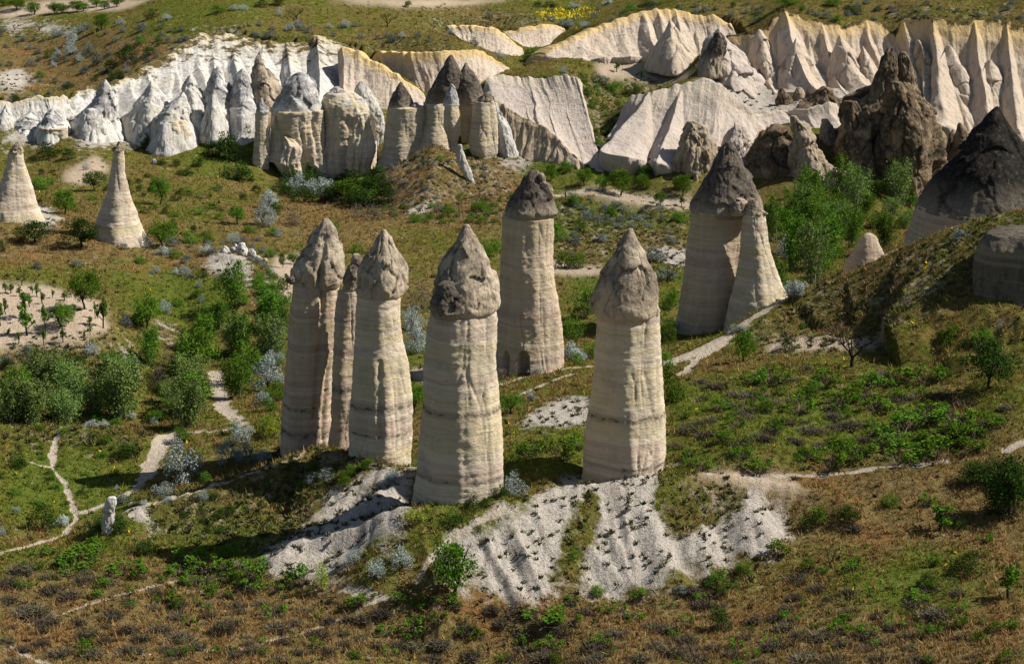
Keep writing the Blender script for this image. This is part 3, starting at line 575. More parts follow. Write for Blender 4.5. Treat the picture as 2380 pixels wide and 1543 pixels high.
# ---------------------------------------------------------------- rocks
def empty(name, loc):
    o = bpy.data.objects.new(name, None); COL.objects.link(o); o.location = loc; o.empty_display_size = 1.0; return o
def smooth1(y, n):
    y = y.copy()
    for _ in range(n):
        y[1:-1] = 0.25*y[:-2]+0.5*y[1:-1]+0.25*y[2:]
    return y
def spire(name, rows, cv, Y, mat, style='shaft', parent=None, origin=None, depth=0.95, seg=150, sq=2.4, rot=0.6, seed=0, amp=1.0, down=3.0, sm=6, closed=False, holes=(), pits=(), flare=0.0, tri=0.0, groove=()):
    """A rock body from its outline (row, left, right) at distance Y; every ring is a rounded polygon with relief of its own."""
    L = []; 
    for v, l, r in rows:
        (u1, vv), (u2, _) = cv(l, v), cv(r, v)
        a = P(u1, vv, Y); b = P(u2, vv, Y); L.append((a[2], a[0], b[0]))
    L = np.array(L)
    zt, zb = L[0, 0], L[-1, 0]
    H = zt-zb; nv = int(np.clip(H/0.16, 36, 170))
    zz = np.linspace(zt, zb, nv)
    xl = np.interp(-zz, -L[:, 0], L[:, 1]); xr = np.interp(-zz, -L[:, 0], L[:, 2])
    k = max(1, int(sm*nv/80)); xl = smooth1(xl, k); xr = smooth1(xr, k)
    cx = smooth1((xl+xr)/2, 2); rx = np.maximum((xr-xl)/2, 0.03)
    if tri: rx = (1-tri)*rx+tri*rx.max()*((zt-zz)/(zt-zb)+0.02)**0.95
    if flare: rx = np.maximum.accumulate(rx)+flare*(zt-zz)
    R = rx.max()
    # an apex that rounds over, and a foot that goes on under the ground
    zz = np.concatenate([[zt+0.04*rx[0]], zz]); cx = np.concatenate([[cx[0]], cx]); rx = np.concatenate([[rx[0]*0.35], rx])
    if closed:
        for f, dz in ((0.97, 0.10), (0.9, 0.2), (0.7, 0.2), (0.2, 0.15)):
            zz = np.append(zz, zb-dz*min(1, R*0.5)); cx = np.append(cx, cx[nv]); rx = np.append(rx, rx[nv]*f)
    else:
        st = (rx[-1]-rx[-6])/max(0.05, zz[-6]-zz[-1]); st = min(max(st, 0.02), 0.35)
        for d in np.linspace(0.25, 1, 5)*down:
            zz = np.append(zz, zb-d); cx = np.append(cx, cx[nv]); rx = np.append(rx, rx[nv]+st*d)
    th = np.linspace(0, 2*pi, seg, endpoint=False)
    m = (np.abs(np.cos(th-rot))**sq+np.abs(np.sin(th-rot))**sq)**(-1/sq)
    m = m/np.max(m*np.abs(np.cos(th)))
    TH, ZZ = np.meshgrid(th, zz); RX = rx[:, None]*m[None]
    ca, sa = np.cos(TH), np.sin(TH)
    X0 = cx[:, None]+RX*ca; Y0 = Y+max(0.0, depth-1)*R*0.9+RX*sa*depth
    s = seed*13.7
    env = np.clip(RX/(0.25*R+0.2), 0.15, 1)
    if closed: env = env*np.clip(0.4+(ZZ-zb)/(0.2*(zt-zb)+0.01), 0.4, 1)
    crack = np.zeros_like(X0)
    sc = np.clip(R/3.5, 0.5, 3.0)            # relief grows with the size of the rock
    if style == 'shaft':
        d = 0.46*fbm(X0*0.20+s, Y0*0.20, ZZ*0.08, 3)+0.16*np.abs(perlin(X0*0.8+s, Y0*0.8, ZZ*0.06))
        d += 0.05*perlin(X0*0.08+s, Y0*0.08, ZZ*1.3)+0.03*perlin(X0*0.2, Y0*0.2+s, ZZ*4.0)
        f1, f2 = worley(X0*0.42+s, Y0*0.42, ZZ*0.07); cr = np.exp(-(f2-f1)/0.05); cr = cr*np.clip(0.3+1.5*perlin(X0*0.3, Y0*0.3+s, ZZ*0.25), 0, 1); d -= 0.20*cr; crack = cr
        d += 0.06*fbm(X0*1.4, Y0*1.4, ZZ*2.4+s, 3)+0.05*np.abs(perlin(X0*0.9+s, Y0*0.9, ZZ*3.0))
    elif style == 'cap':
        q = 1/sc
        wx = 0.25*perlin(X0*0.8, Y0*0.8, ZZ*0.8+s)
        f1, f2, fc = worley((X0*0.46+wx)*q+s, (Y0*0.46+wx)*q, (ZZ*0.36-wx)*q, True); cr = np.exp(-(f2-f1)/0.03)*(perlin(X0*0.5*q, Y0*0.5*q, ZZ*0.4*q+s) > -0.1); d = sc*(0.55*fc-0.16*cr)
        f1, f2, fc = worley((X0*1.25+wx)*q+s, (Y0*1.25+wx)*q, (ZZ*1.0+wx)*q, True); c2_ = np.exp(-(f2-f1)/0.04)*(perlin(X0*0.6*q, Y0*0.6*q+s, ZZ*0.6*q) > 0.1); d += sc*(0.16*fc-0.07*c2_); crack = np.maximum(cr, 0.5*c2_)
        d += sc*(0.26*fbm(X0*0.30*q+s, Y0*0.30*q, ZZ*0.30*q, 3)+0.09*fbm(X0*1.6*q, Y0*1.6*q, ZZ*1.6*q+s, 4, 0.6))
    elif style == 'crag':
        q = 1/sc
        wx = 0.4*perlin(X0*0.6*q, Y0*0.6*q, ZZ*0.5*q+s)
        f1, f2, fc = worley(X0*0.5*q+s+wx, Y0*0.5*q+wx, ZZ*0.24*q, True); cr = np.exp(-(f2-f1)/0.05); d = sc*(0.95*fc+0.08*(0.6-f1)-0.36*cr); crack = 0.8*cr
        d += sc*(0.55*fbm(X0*0.25*q+s, Y0*0.25*q, ZZ*0.15*q, 5, 0.6))
        f1, f2, fc = worley(X0*1.5*q+s, Y0*1.5*q, ZZ*1.1*q, True); d += sc*(0.22*fc-0.10*np.exp(-(f2-f1)/0.06))
    else:  # smooth cone with runnels
        d = sc*(0.30*np.abs(perlin(X0*0.40/sc+s, Y0*0.40/sc, ZZ*0.10/sc))+0.35*fbm(X0*0.14+s, Y0*0.14, ZZ*0.12, 3)+0.06*fbm(X0*1.1, Y0*1.1, ZZ*0.9+s, 3))
        f1, f2, fc = worley(X0*0.30+s, Y0*0.22, ZZ*0.16, True); d += sc*(0.36*fc-0.08*np.exp(-(f2-f1)/0.05))
    d = d*env*amp
    for (ha, gd, gw, h0, h1) in groove:   # vertical clefts: angle, depth, half width, from height to height
        hn = (ZZ-zb)/max(H, 0.1); dx = ((TH-ha-0.06*perlin(ZZ*0.35, s, 0.0)+pi) % (2*pi)-pi)*rx[:, None]
        d = d-gd*(0.5+np.clip(1.4*perlin(ZZ*0.22, s, 8.0)+0.3, 0, 1))*np.exp(-(dx/gw)**2)*sstep(h0-0.08, h0+0.02, hn)*(1-sstep(h1-0.02, h1+0.08, hn))*(0.7+0.5*perlin(ZZ*0.5, s, 3.0))
    for (ha, hz, hw, hh, hd) in holes:   # cave doorways
        dx = (TH-ha+pi) % (2*pi)-pi; dx = dx*rx[:, None]
        dz = ZZ-hz
        e = np.where(dz > hh*0.5, np.hypot(dx/hw, (dz-hh*0.5)/(hh*0.5)), np.where(dz > -1, np.abs(dx)/hw, 9))
        d = np.where(e < 1, -hd, d)
    X = X0+d*ca; YY = Y0+d*sa
    V = np.stack([X, YY, ZZ], -1).reshape(-1, 3)
    F = grid_faces(len(zz), seg, True)
    nV = len(V); top = np.array([[cx[0], Y, zz[0]+0.02*R]])
    # the poles are closed with thin quads on a doubled pole vertex ring
    V = np.concatenate([V, top, [[cx[-1], Y, zz[-1]]]])
    j = np.arange(0, seg, 2)
    F = np.concatenate([F, np.stack([np.full(len(j), nV), (j+2) % seg, j+1, j], -1), np.stack([np.full(len(j), nV+1), (len(zz)-1)*seg+j, (len(zz)-1)*seg+j+1, (len(zz)-1)*seg+(j+2) % seg], -1)])
    h = np.clip((ZZ-zb)/max(H, 0.1), 0, 1).ravel(); h = np.append(h, [1, 0])
    at = {'h': h, 't': np.where(True, 0.5, h), 'crack': np.append(np.clip(crack*env, 0, 1).ravel(), [0, 0]), 'veg': np.zeros(len(h))}
    org = np.array([cx[nv], Y, zb]) if origin is None else origin
    pt = np.zeros(h.shape)
    for ph, pw in pits: pt = np.maximum(pt, np.exp(-((h-ph)/pw)**2))
    at['pit'] = pt
    me = mesh_np(name, V-org, F[:, ::-1], mat, True, at)
    return obj(name, me, parent, org if origin is None else None), cx[nv], zb
def rock(name, label, parts, cat='rock', group=None):
    """parts: list of (part name, kwargs for spire). One part: the thing is that mesh; else an Empty with parts."""
    if len(parts) == 1:
        o, _, _ = spire(name, **parts[0][1]); return tag(o, label, cat, group)
    k = parts[0][1]; r = k['rows'][-1]; u, v = k['cv']((r[1]+r[2])/2, r[0]); b = P(u, v, k['Y'])
    e = empty(name, b); tag(e, label, cat, group)
    for pn, kw in parts:
        spire(pn, parent=e, origin=b, **kw)
    return e
def loft(name, label, crest, base, cv, mat, ns=260, nt=90, amp=2.0, freq=0.16, k=1.25, back=25.0, seed=0, crag=0.0, veg=None, cat='cliff', warp=0.5, group=None, lean=0.25, spurs=(4.0, 3.0), ex=(), vext=0.25, prot=1.0):
    """A gullied rock face between its crest line and its foot, with a real back slope behind the crest."""
    def world(pl):
        q = []
        for x, y, Y in pl:
            u, v = cv(x, y); q.append((u, v, Y))
        q = dens(q, ns); a = P(q[:, 0], q[:, 1], q[:, 2]).T; return a
    C, B = world(crest), world(base)
    s_len = np.concatenate([[0], np.cumsum(np.hypot(np.diff((C[:, 0]+B[:, 0])/2), np.diff((C[:, 1]+B[:, 1])/2)))])
    t = np.linspace(0, 1.06, nt); T = t[:, None]; S = s_len[None, :]
    w = T
    X = C[None, :, 0]*(1-w)+B[None, :, 0]*w; Y = C[None, :, 1]*(1-w)+B[None, :, 1]*w
    zprof = np.sign(1-T)*np.abs(1-T)**k
    Z = B[None, :, 2]+(C[None, :, 2]-B[None, :, 2])*zprof
    sd = seed*7.7
    ws = S*freq+0.45*warp*perlin(S*freq*0.5, T*1.3, sd)
    sharp = lambda q: 0.45-np.abs(q)           # knife-edged ribs with hollows between
    fl = 2.0*sharp(perlin(ws*0.5+sd, T*0.5, sd+9))+1.5*sharp(perlin(ws*1.25+sd, T*0.8, sd))+0.75*np.abs(perlin(ws*3.1+sd, T*1.2, sd+3))+0.32*sharp(perlin(ws*7.3, T*2.2, sd+5))
    env = sstep(-0.04, 0.25, T)*(1-0.35*sstep(0.6, 1.0, T))
    d = 0.13*amp*(fl-0.75)*env
    rg = np.random.RandomState(seed+100); Lg = s_len[-1]; sp = []
    for lev, (q, ww) in enumerate(((spurs[0], spurs[1]), (spurs[0]*0.8, spurs[1]*0.5), (spurs[0]*0.25, spurs[1]*0.13))):
        for i in range(int(Lg/q)):
            w_ = ww*rg.uniform(0.5, 1.35)
            sp.append(((i+rg.uniform(0, 1))*q, rg.uniform(0.0, 0.6) if lev else rg.uniform(0.0, 0.4), w_, w_*rg.uniform(0.30, 0.62)*(1, 0.9, 0.55)[lev], rg.uniform(-1.1, 1.1)))
    ub = np.array([cv(x, y) for x, y, _ in crest]); uB = np.array([cv(x, y) for x, y, _ in base])
    cu = np.interp(np.linspace(0, 1, ns), np.linspace(0, 1, 400), dens([(a_[0], a_[1], 0) for a_ in ub], 400)[:, 0]); bu = np.interp(np.linspace(0, 1, ns), np.linspace(0, 1, 400), dens([(a_[0], a_[1], 0) for a_ in uB], 400)[:, 0])
    cvv = dens([(a_[0], a_[1], 0) for a_ in ub], ns)[:, 1]; bvv = dens([(a_[0], a_[1], 0) for a_ in uB], ns)[:, 1]
    for x, y, wpx in ex:     # surveyed buttresses: apex and half width at the foot
        u, v = cv(x, y); best = None
        for it in range(4):
            tt_ = 0.2 if best is None else best[1]
            i = int(np.argmin(np.abs(cu*(1-tt_)+bu*tt_-u))); best = (i, float(np.clip((v-cvv[i])/max(bvv[i]-cvv[i], 1), -0.1, 0.8)))
        w_ = (cv(wpx, 0)[0]-cv(0, 0)[0])*B[ns//2, 1]/FPX
        sp.append((s_len[best[0]], best[1], w_, w_*1.5, 0.0))
    SW = S+0.5*perlin(S*0.35, T*3.0, sd)+0.22*perlin(S*1.1, T*7.0, sd+2)
    D = np.zeros_like(X)
    for s0, t0, w_, p_, skw in sp:
        lo, hi = np.searchsorted(s_len, [s0-2.2*w_-1, s0+2.2*w_+1])
        if hi <= lo: continue
        tau = np.clip((T-t0)/(1.1-t0), 0, 1.2)
        x_ = SW[:, lo:hi]-s0-skw*tau*w_
        D[:, lo:hi] = np.maximum(D[:, lo:hi], p_*tau**0.85*np.clip(1-np.abs(x_)/(w_*tau**0.75+0.06), 0, 1)**0.92)
    d += prot*(D-0.25*spurs[1]*sstep(0, 0.4, T))
    lift = (0.5*prot if vext > 0.3 else 0.22)*D     # on the gentler slope the ribs also stand up
    d += 0.35*fbm(X*0.12, Z*0.2+sd, Y*0.12, 4)*sstep(0.0, 0.15, T)*np.clip(amp, 0.3, 1.5)
    if crag > 0:
        f1, f2 = worley(X*0.22+sd, Y*0.22, Z*0.18); d += crag*((0.6-f1)-0.7*np.exp(-(f2-f1)/0.08))*sstep(0.0, 0.1, T)
    # push out square to the face, mostly toward its open side
    tx = np.gradient((C[:, 0]+B[:, 0])/2); ty = np.gradient((C[:, 1]+B[:, 1])/2); ln = np.hypot(tx, ty)+1e-6
    nx = smooth1(ty/ln, 20)[None]; ny = smooth1(-tx/ln, 20)[None]
    Xf, Yf, Zf = X+d*nx, Y+d*ny, Z+lean*d*0.6+lift
    Zf += (0.35*fbm(S*0.6, sd, 0.0, 3)-0.35*np.abs(perlin(S*0.35, sd, 1.0)))*(1-sstep(0, 0.3, T))
    se = S/s_len[-1]; Zf -= 2.5*(1-sstep(0, 0.05, se)+sstep(0.95, 1, se))*(0.5+0.5*T)
    nb = 10; bt = np.linspace(0.08, 1, nb)[:, None]
    Xb = C[None, :, 0]-nx*back*bt*0.3; Yb = C[None, :, 1]+back*bt; drop = np.maximum(C[:, 2]-B[:, 2], 1)+4
    Zb = Zf[0][None]-drop[None]*bt**1.6+0.3*fbm(Xb*0.2, Yb*0.2, sd, 3)*bt
    sk = [np.stack([Xf[-1], Yf[-1]+q*0.5, Zf[-1]-q], -1)[None] for q in (1.5, 5.0)]
    V = np.concatenate([np.stack([Xb, Yb, Zb], -1)[::-1], np.stack([Xf, Yf, Zf], -1)]+sk)
    tt = np.concatenate([np.repeat(-0.0*bt, ns, 1)[::-1], np.repeat(T, ns, 1), np.ones((2, ns))])
    # the two ends turn down into the ground as well
    V = np.concatenate([V[:, :1]+[0, 1.5, -6.0], V, V[:, -1:]+[0, 1.5, -6.0]], 1); tt = np.concatenate([tt[:, :1], tt, tt[:, -1:]], 1)
    nr = V.shape[0]; ns += 2
    vg = np.zeros_like(tt)
    if veg: vg = np.clip(veg*(1-tt/vext), 0, 1)
    org = B[ns//2]
    me = mesh_np(name, V.reshape(-1, 3)-org, grid_faces(nr, ns), M[mat], True, {'t': tt.ravel(), 'h': 1-tt.ravel(), 'crack': np.zeros(tt.size), 'veg': vg.ravel()})
    return tag(obj(name, me, None, org), label, cat, group)

for a_, k_ in LOFTS: loft(*a_, **k_)

S_ = dict
# --- the main fairy chimneys
rock('fairy_chimney', 'leftmost tall chimney with lumpy pale cap and small dark boulder at its collar', [
 ('shaft', S_(rows=[(395,192,425),(500,190,418),(600,190,408),(700,186,400),(800,178,392),(900,170,388),(1000,160,383),(1100,153,378),(1180,148,374)], cv=c5, Y=246, mat=M['shaft2'], seed=1, sq=2.8, rot=0.3, pits=((0.27, 0.012), (0.12, 0.02)), groove=((-1.17, 0.9, 0.34, 0.12, 1.2), (-0.75, 0.35, 0.25, 0.0, 0.5)))),
 ('cap', S_(rows=[(88,352,372),(105,335,388),(150,300,410),(200,272,426),(240,250,436),(280,216,444),(315,199,450),(350,194,452),(385,197,442),(405,205,428)], cv=c5, Y=245.8, mat=M['cap_pale'], style='cap', amp=0.75, seed=1, closed=True, sq=2.2, groove=((-1.45, 0.8, 0.3, 0.0, 0.75),))),
 ('boulder', S_(rows=[(362,192,210),(372,180,218),(388,176,220),(398,186,214)], cv=c5, Y=243.6, mat=M['cap_dark'], style='cap', seed=2, closed=True, seg=60))], 'rock pillar', 'tall capped chimneys')
rock('fairy_chimney', 'slim chimney squeezed between two taller ones on the left spur', [
 ('shaft', S_(rows=[(430,433,515),(550,415,510),(700,403,504),(900,390,498),(1000,384,494),(1130,376,490)], cv=c5, Y=243, mat=M['shaft2'], seed=3, seg=120, pits=((0.35, 0.03),))),
 ('cap', S_(rows=[(255,494,512),(275,482,524),(310,466,531),(345,455,533),(385,440,532),(415,437,527),(432,442,520)], cv=c5, Y=243, mat=M['cap'], style='cap', seed=3, closed=True, seg=110))], 'rock pillar', 'tall capped chimneys')
rock('fairy_chimney', 'chimney with angular diamond-shaped cap standing left of the largest chimney', [
 ('shaft', S_(rows=[(450,506,716),(500,502,720),(600,500,719),(700,495,724),(760,491,737),(850,487,745),(950,480,752),(1050,475,758),(1150,470,764),(1245,466,766)], cv=c5, Y=234, mat=M['shaft'], seed=4, sq=2.9, rot=0.9, pits=((0.36, 0.02), (0.2, 0.01)), groove=((-1.50, 0.40, 0.24, 0.1, 0.6), (-0.95, 0.14, 0.16, 0.0, 0.5)))),
 ('cap', S_(rows=[(140,628,645),(180,600,672),(220,578,694),(260,548,714),(300,528,736),(340,518,749),(390,508,752),(425,504,744),(452,512,724)], cv=c5, Y=234, mat=M['cap_pale'], style='cap', amp=0.7, seed=5, closed=True, sq=2.8, rot=0.9))], 'rock pillar', 'tall capped chimneys')
rock('fairy_chimney', 'largest front chimney with tall pointed cap and dark knob on its left', [
 ('shaft', S_(rows=[(535,862,1160),(600,853,1165),(700,845,1167),(800,838,1169),(900,832,1178),(1000,824,1188),(1100,815,1195),(1200,808,1200),(1300,799,1200),(1400,788,1204),(1470,776,1208)], cv=c5, Y=219.5, mat=M['shaft'], seed=6, sq=2.6, rot=0.5, seg=190, pits=((0.53, 0.018), (0.20, 0.012)), groove=((-1.38, 0.14, 0.14, 0.6, 1.1), (-0.85, 0.16, 0.16, 0.05, 0.4), (-1.75, 0.10, 0.16, 0.0, 0.3)))),
 ('cap', S_(rows=[(118,1018,1040),(140,1002,1050),(160,990,1062),(200,965,1086),(250,938,1120),(300,910,1145),(350,888,1161),(400,874,1173),(450,868,1183),(490,862,1188),(520,866,1180),(538,880,1160)], cv=c5, Y=219.5, mat=M['cap_pale'], style='cap', amp=0.7, seed=57, closed=True, seg=190)),
 ('knob', S_(rows=[(384,925,955),(400,900,985),(430,880,1010),(465,866,1024),(500,853,1030),(530,848,1028),(550,866,1012)], cv=c5, Y=217.2, mat=M['cap_dark'], style='cap', seed=8, closed=True, seg=110, depth=0.8))], 'rock pillar', 'tall capped chimneys')
zE = 70-ray(0, 866)[1]*271.6
rock('fairy_chimney', 'chimney with two cave doorways at its foot and a notched dark cap', [
 ('shaft', S_(rows=[(78,1207,1442),(200,1200,1438),(300,1192,1440),(400,1185,1448),(500,1178,1457),(600,1172,1466),(700,1165,1475),(780,1162,1480),(840,1160,1484)], cv=c5, Y=275, mat=M['shaft2'], seed=9, sq=2.5, rot=0.4, seg=330, holes=((-1.72, zE, 0.75, 2.6, 1.6), (-2.36, zE+0.2, 0.65, 2.1, 1.5)))),
 ('cap', S_(rows=[(1160,1308,1358),(1180,1288,1385),(1220,1266,1405),(1260,1246,1425),(1300,1220,1445),(1340,1196,1462),(1380,1172,1476),(1420,1148,1494),(1442,1134,1497),(1462,1140,1480)], cv=c2, Y=275, mat=M['cap_dark'], style='cap', amp=0.7, seed=10, closed=True)),
 ('nose', S_(rows=[(1180,1375,1395),(1210,1372,1412),(1260,1388,1440),(1310,1400,1466),(1340,1410,1472),(1352,1420,1460)], cv=c2, Y=274.2, mat=M['cap'], style='cap', seed=11, closed=True, seg=80))], 'rock pillar', 'tall capped chimneys')
rock('fairy_chimney', 'chimney with bulbous nippled cap standing on the white talus mound', [
 ('shaft', S_(rows=[(775,404,645),(850,396,647),(900,392,648),(1000,385,655),(1100,375,662),(1200,363,670),(1300,353,677),(1350,348,680),(1380,345,676),(1410,343,668),(1470,342,668)], cv=c6, Y=226.5, mat=M['shaft'], seed=12, sq=2.7, rot=0.75, seg=190, pits=((0.42, 0.02), (0.14, 0.012)), groove=((-1.25, 0.10, 0.12, 0.15, 0.5), (-1.05, 0.12, 0.14, 0.55, 1.1), (-1.95, 0.16, 0.14, 0.78, 1.1)))),
 ('cap', S_(rows=[(428,526,546),(445,512,556),(470,500,565),(500,480,582),(540,456,604),(580,431,622),(620,409,638),(660,396,648),(700,382,654),(740,375,657),(765,377,656),(778,388,648)], cv=c6, Y=226.5, mat=M['cap'], style='cap', amp=0.55, seed=13, closed=True, seg=190))], 'rock pillar', 'tall capped chimneys')
rock('fairy_chimney', 'broad chimney with large dark conical cap joined to a lower twin', [
 ('shaft', S_(rows=[(345,782,1060),(380,790,1010),(450,783,1006),(550,772,1000),(650,757,992),(750,738,984),(850,720,976),(920,708,970)], cv=c6, Y=302, mat=M['shaft2'], seed=14, sq=2.6, rot=0.5, seg=190)),
 ('cap', S_(rows=[(70,928,955),(85,915,966),(100,905,976),(150,884,997),(200,858,1022),(250,831,1046),(300,800,1070),(330,784,1083),(350,778,1083),(366,792,1040)], cv=c6, Y=302, mat=M['cap_dark'], style='cap', seed=15, closed=True, seg=190, amp=0.7)),
 ('twin_shaft', S_(rows=[(368,1004,1094),(420,1000,1106),(500,990,1121),(550,984,1134),(600,977,1148),(650,967,1164),(690,955,1185),(720,945,1200),(780,935,1205)], cv=c6, Y=297.5, mat=M['shaft'], seed=16, sq=2.5, rot=0.7)),
 ('twin_cap', S_(rows=[(305,1032,1048),(325,1020,1062),(345,1009,1078),(362,1001,1095),(372,1008,1090)], cv=c6, Y=297.5, mat=M['cap'], style='cap', seed=17, closed=True, seg=90)),
 ('knob', S_(rows=[(303,975,1000),(320,955,1018),(345,944,1020),(368,948,1010)], cv=c6, Y=297.8, mat=M['cap'], style='cap', seed=18, closed=True, seg=90))], 'rock pillar', 'tall capped chimneys')
rock('fairy_chimney', 'flaring layered chimney with tiny cap at the left edge', [
 ('shaft', S_(rows=[(1040,66,157),(1100,58,163),(1200,36,190),(1300,-6,216),(1400,-50,248),(1450,-70,275)], cv=c1, Y=348, mat=M['shaft'], seed=19, down=5)),
 ('cap', S_(rows=[(968,118,126),(985,104,140),(1005,84,150),(1028,68,158),(1042,70,155)], cv=c1, Y=348, mat=M['cap'], style='cap', seed=20, closed=True, seg=70))], 'rock pillar')
rock('fairy_chimney', 'free-standing flaring layered chimney with small dark cap, second from the left edge', [
 ('shaft', S_(rows=[(1030,772,845),(1100,765,850),(1200,752,860),(1300,735,882),(1400,705,910),(1500,668,948),(1580,640,985),(1660,625,1030)], cv=c1, Y=341, mat=M['shaft'], seed=21, down=5)),
 ('cap', S_(rows=[(960,806,813),(980,794,825),(1000,782,838),(1020,767,850),(1032,771,844)], cv=c1, Y=341, mat=M['cap'], style='cap', seed=22, closed=True, seg=70))], 'rock pillar')
rock('fairy_chimney', 'slender chimney with pointed pale cap in front of the white cones', [
 ('shaft', S_(rows=[(775,1738,1812),(850,1735,1814),(950,1726,1818),(1050,1716,1826),(1150,1709,1830),(1220,1708,1832)], cv=c1, Y=432, mat=M['shaft'], seed=23, seg=110)),
 ('cap', S_(rows=[(668,1770,1782),(700,1755,1798),(735,1744,1818),(760,1738,1832),(778,1744,1822)], cv=c1, Y=432, mat=M['greycone'], style='cap', seed=24, closed=True, seg=80, amp=0.6))], 'rock pillar')
# --- middle group
rock('fairy_chimney', 'thick chimney with charcoal cone cap left of the double-peaked one', [
 ('shaft', S_(rows=[(725,342,582),(850,330,585),(950,315,580),(1050,295,560),(1150,265,540),(1280,225,520)], cv=c2, Y=432, mat=M['shaft'], seed=25, down=5, sq=2.8)),
 ('cap', S_(rows=[(560,424,440),(600,400,468),(650,371,494),(700,350,511),(738,341,520)], cv=c2, Y=432, mat=M['cap_dark'], style='cap', seed=26, closed=True, seg=110, amp=0.6)),
 ('side_cap', S_(rows=[(698,520,545),(715,502,560),(736,498,568)], cv=c2, Y=431, mat=M['greycone'], style='cap', seed=27, closed=True, seg=60, amp=0.5))], 'rock pillar')
rock('fairy_chimney', 'double-peaked grey chimney cluster on the grassy knoll', [
 ('shaft', S_(rows=[(700,585,735),(800,588,750),(900,565,770),(990,540,790)], cv=c2, Y=432, mat=M['shaft'], seed=28, down=5)),
 ('peak', S_(rows=[(376,762,784),(400,745,798),(430,728,815),(460,710,830),(500,690,840),(550,662,838),(600,636,830),(650,612,770),(700,592,740),(725,580,730)], cv=c2, Y=432, mat=M['cap_dark'], style='cap', seed=29, closed=True, seg=140, amp=0.6)),
 ('second_shaft', S_(rows=[(690,830,1000),(800,834,990),(900,838,970),(1010,845,960)], cv=c2, Y=433, mat=M['shaft2'], seed=30, down=5)),
 ('second_peak', S_(rows=[(428,866,880),(450,852,892),(472,840,905),(498,824,925),(518,804,945),(560,796,962),(620,800,984),(660,812,994),(705,828,1000)], cv=c2, Y=433, mat=M['cap_dark'], style='cap', seed=31, closed=True, seg=140, amp=0.6)),
 ('front_shaft', S_(rows=[(705,722,825),(800,716,838),(880,722,842),(930,742,835),(975,765,828)], cv=c2, Y=427, mat=M['shaft'], seed=32, seg=100)),
 ('front_cap', S_(rows=[(573,766,782),(600,754,798),(640,740,816),(680,724,824),(716,716,827)], cv=c2, Y=427, mat=M['greycone'], style='cap', seed=33, closed=True, seg=90, amp=0.6)),
 ('right_shaft', S_(rows=[(690,932,1068),(800,924,1088),(900,906,1100),(1000,900,1104),(1080,930,1090),(1140,960,1075)], cv=c2, Y=427, mat=M['shaft'], seed=34, sq=3.2, rot=0.5)),
 ('right_cap', S_(rows=[(625,1018,1035),(650,985,1050),(675,950,1062),(706,934,1068)], cv=c2, Y=427, mat=M['cap'], style='crag', seed=35, closed=True, seg=90, amp=0.5))], 'rock pillar')
rock('tuff_crag', 'white fractured crag leaning right of the double-peaked chimney', [('crag', S_(rows=[(700,1062,1085),(780,1064,1120),(860,1068,1168),(950,1080,1192),(1050,1090,1235),(1150,1095,1250)], cv=c2, Y=428, mat=M['white'], style='crag', seed=36, amp=0.5))])
rock('tuff_crag', 'thin white rock fin running down the grassy knoll', [('fin', S_(rows=[(985,815,845),(1040,808,860),(1100,810,885),(1180,850,915),(1260,895,935),(1300,915,945)], cv=c2, Y=408, mat=M['white'], style='crag', seed=37, amp=0.35, depth=0.7, seg=80))])
# --- block columns under the white cones
for lab, rows, cv, Y, mt in (
 ('squat layered block under a white pointed cone', [(815,1085,1250),(900,1076,1276),(1000,1025,1288),(1070,1000,1280)], c1, 437, 'shaft'),
 ('wide layered block under the round grey dome', [(742,1845,2190),(820,1842,2194),(900,1852,2202),(1000,1890,2214),(1100,1915,2226),(1230,1930,2242)], c1, 436, 'shaft'),
 ('small stepped buttress left of the wide layered block', [(770,1870,1900),(820,1845,1930),(900,1838,1960),(980,1830,1995)], c1, 433, 'shaft'),
 ('fluted block with snowy white crown right of the wide layered block', [(630,-60,130),(690,-100,190),(750,-115,212),(900,-130,225),(1050,-140,250),(1200,-120,270)], c2, 438, 'shaft'),
 ('narrow buttress in front of the fluted white-crowned block', [(770,120,200),(850,100,225),(950,70,240),(1050,55,250),(1150,50,230),(1230,60,220)], c2, 432, 'shaft'),
 ('pale tapering crag behind the fluted white-crowned block', [(555,150,175),(600,120,215),(660,105,250),(720,100,290),(800,150,322),(900,200,322),(960,230,310)], c2, 442, 'white'),
 ('broken white foot below the dark-sided left cone', [(740,590,650),(800,545,700),(870,520,730),(940,498,730),(1040,490,700)], c1, 438, 'white'),
 ('pale square block under the grey dome at far left', [(865,262,434),(920,256,436),(985,252,437)], c1, 436, 'shaft'),
 ('small pink pyramid below the squat block', [(1083,1042,1056),(1120,1025,1075),(1160,1012,1088),(1195,1005,1092)], c1, 425, 'white'),
 ('pale rock apron below the wide layered block', [(930,1925,1960),(1000,1905,2060),(1100,1850,2060),(1180,1900,2080)], c1, 431.5, 'shaft'),
):
    rock('tuff_block', lab, [('b', S_(rows=rows, cv=cv, Y=Y, mat=M[mt], style='shaft' if mt == 'shaft' else 'crag', seed=rows[0][1] % 40+1, sq=2.6, rot=0.4, seg=150, amp=2.0 if mt == 'shaft' else 0.5, groove=((-1.9, 0.7, 0.4, 0.0, 0.9), (-1.35, 0.8, 0.35, 0.0, 0.7), (-0.8, 0.6, 0.4, 0.2, 1.1)) if mt == 'shaft' else ()))], 'rock', 'blocks along the white cliff foot')
rock('rock_dome', 'round grey dome at the right end of the white row', [('d', S_(rows=[(494,2020,2065),(515,1980,2100),(560,1935,2135),(620,1905,2160),(690,1870,2185),(760,1840,2198)], cv=c1, Y=436.4, mat=M['greycone'], style='cap', seed=61, seg=150, amp=0.6, closed=True))], 'rock')
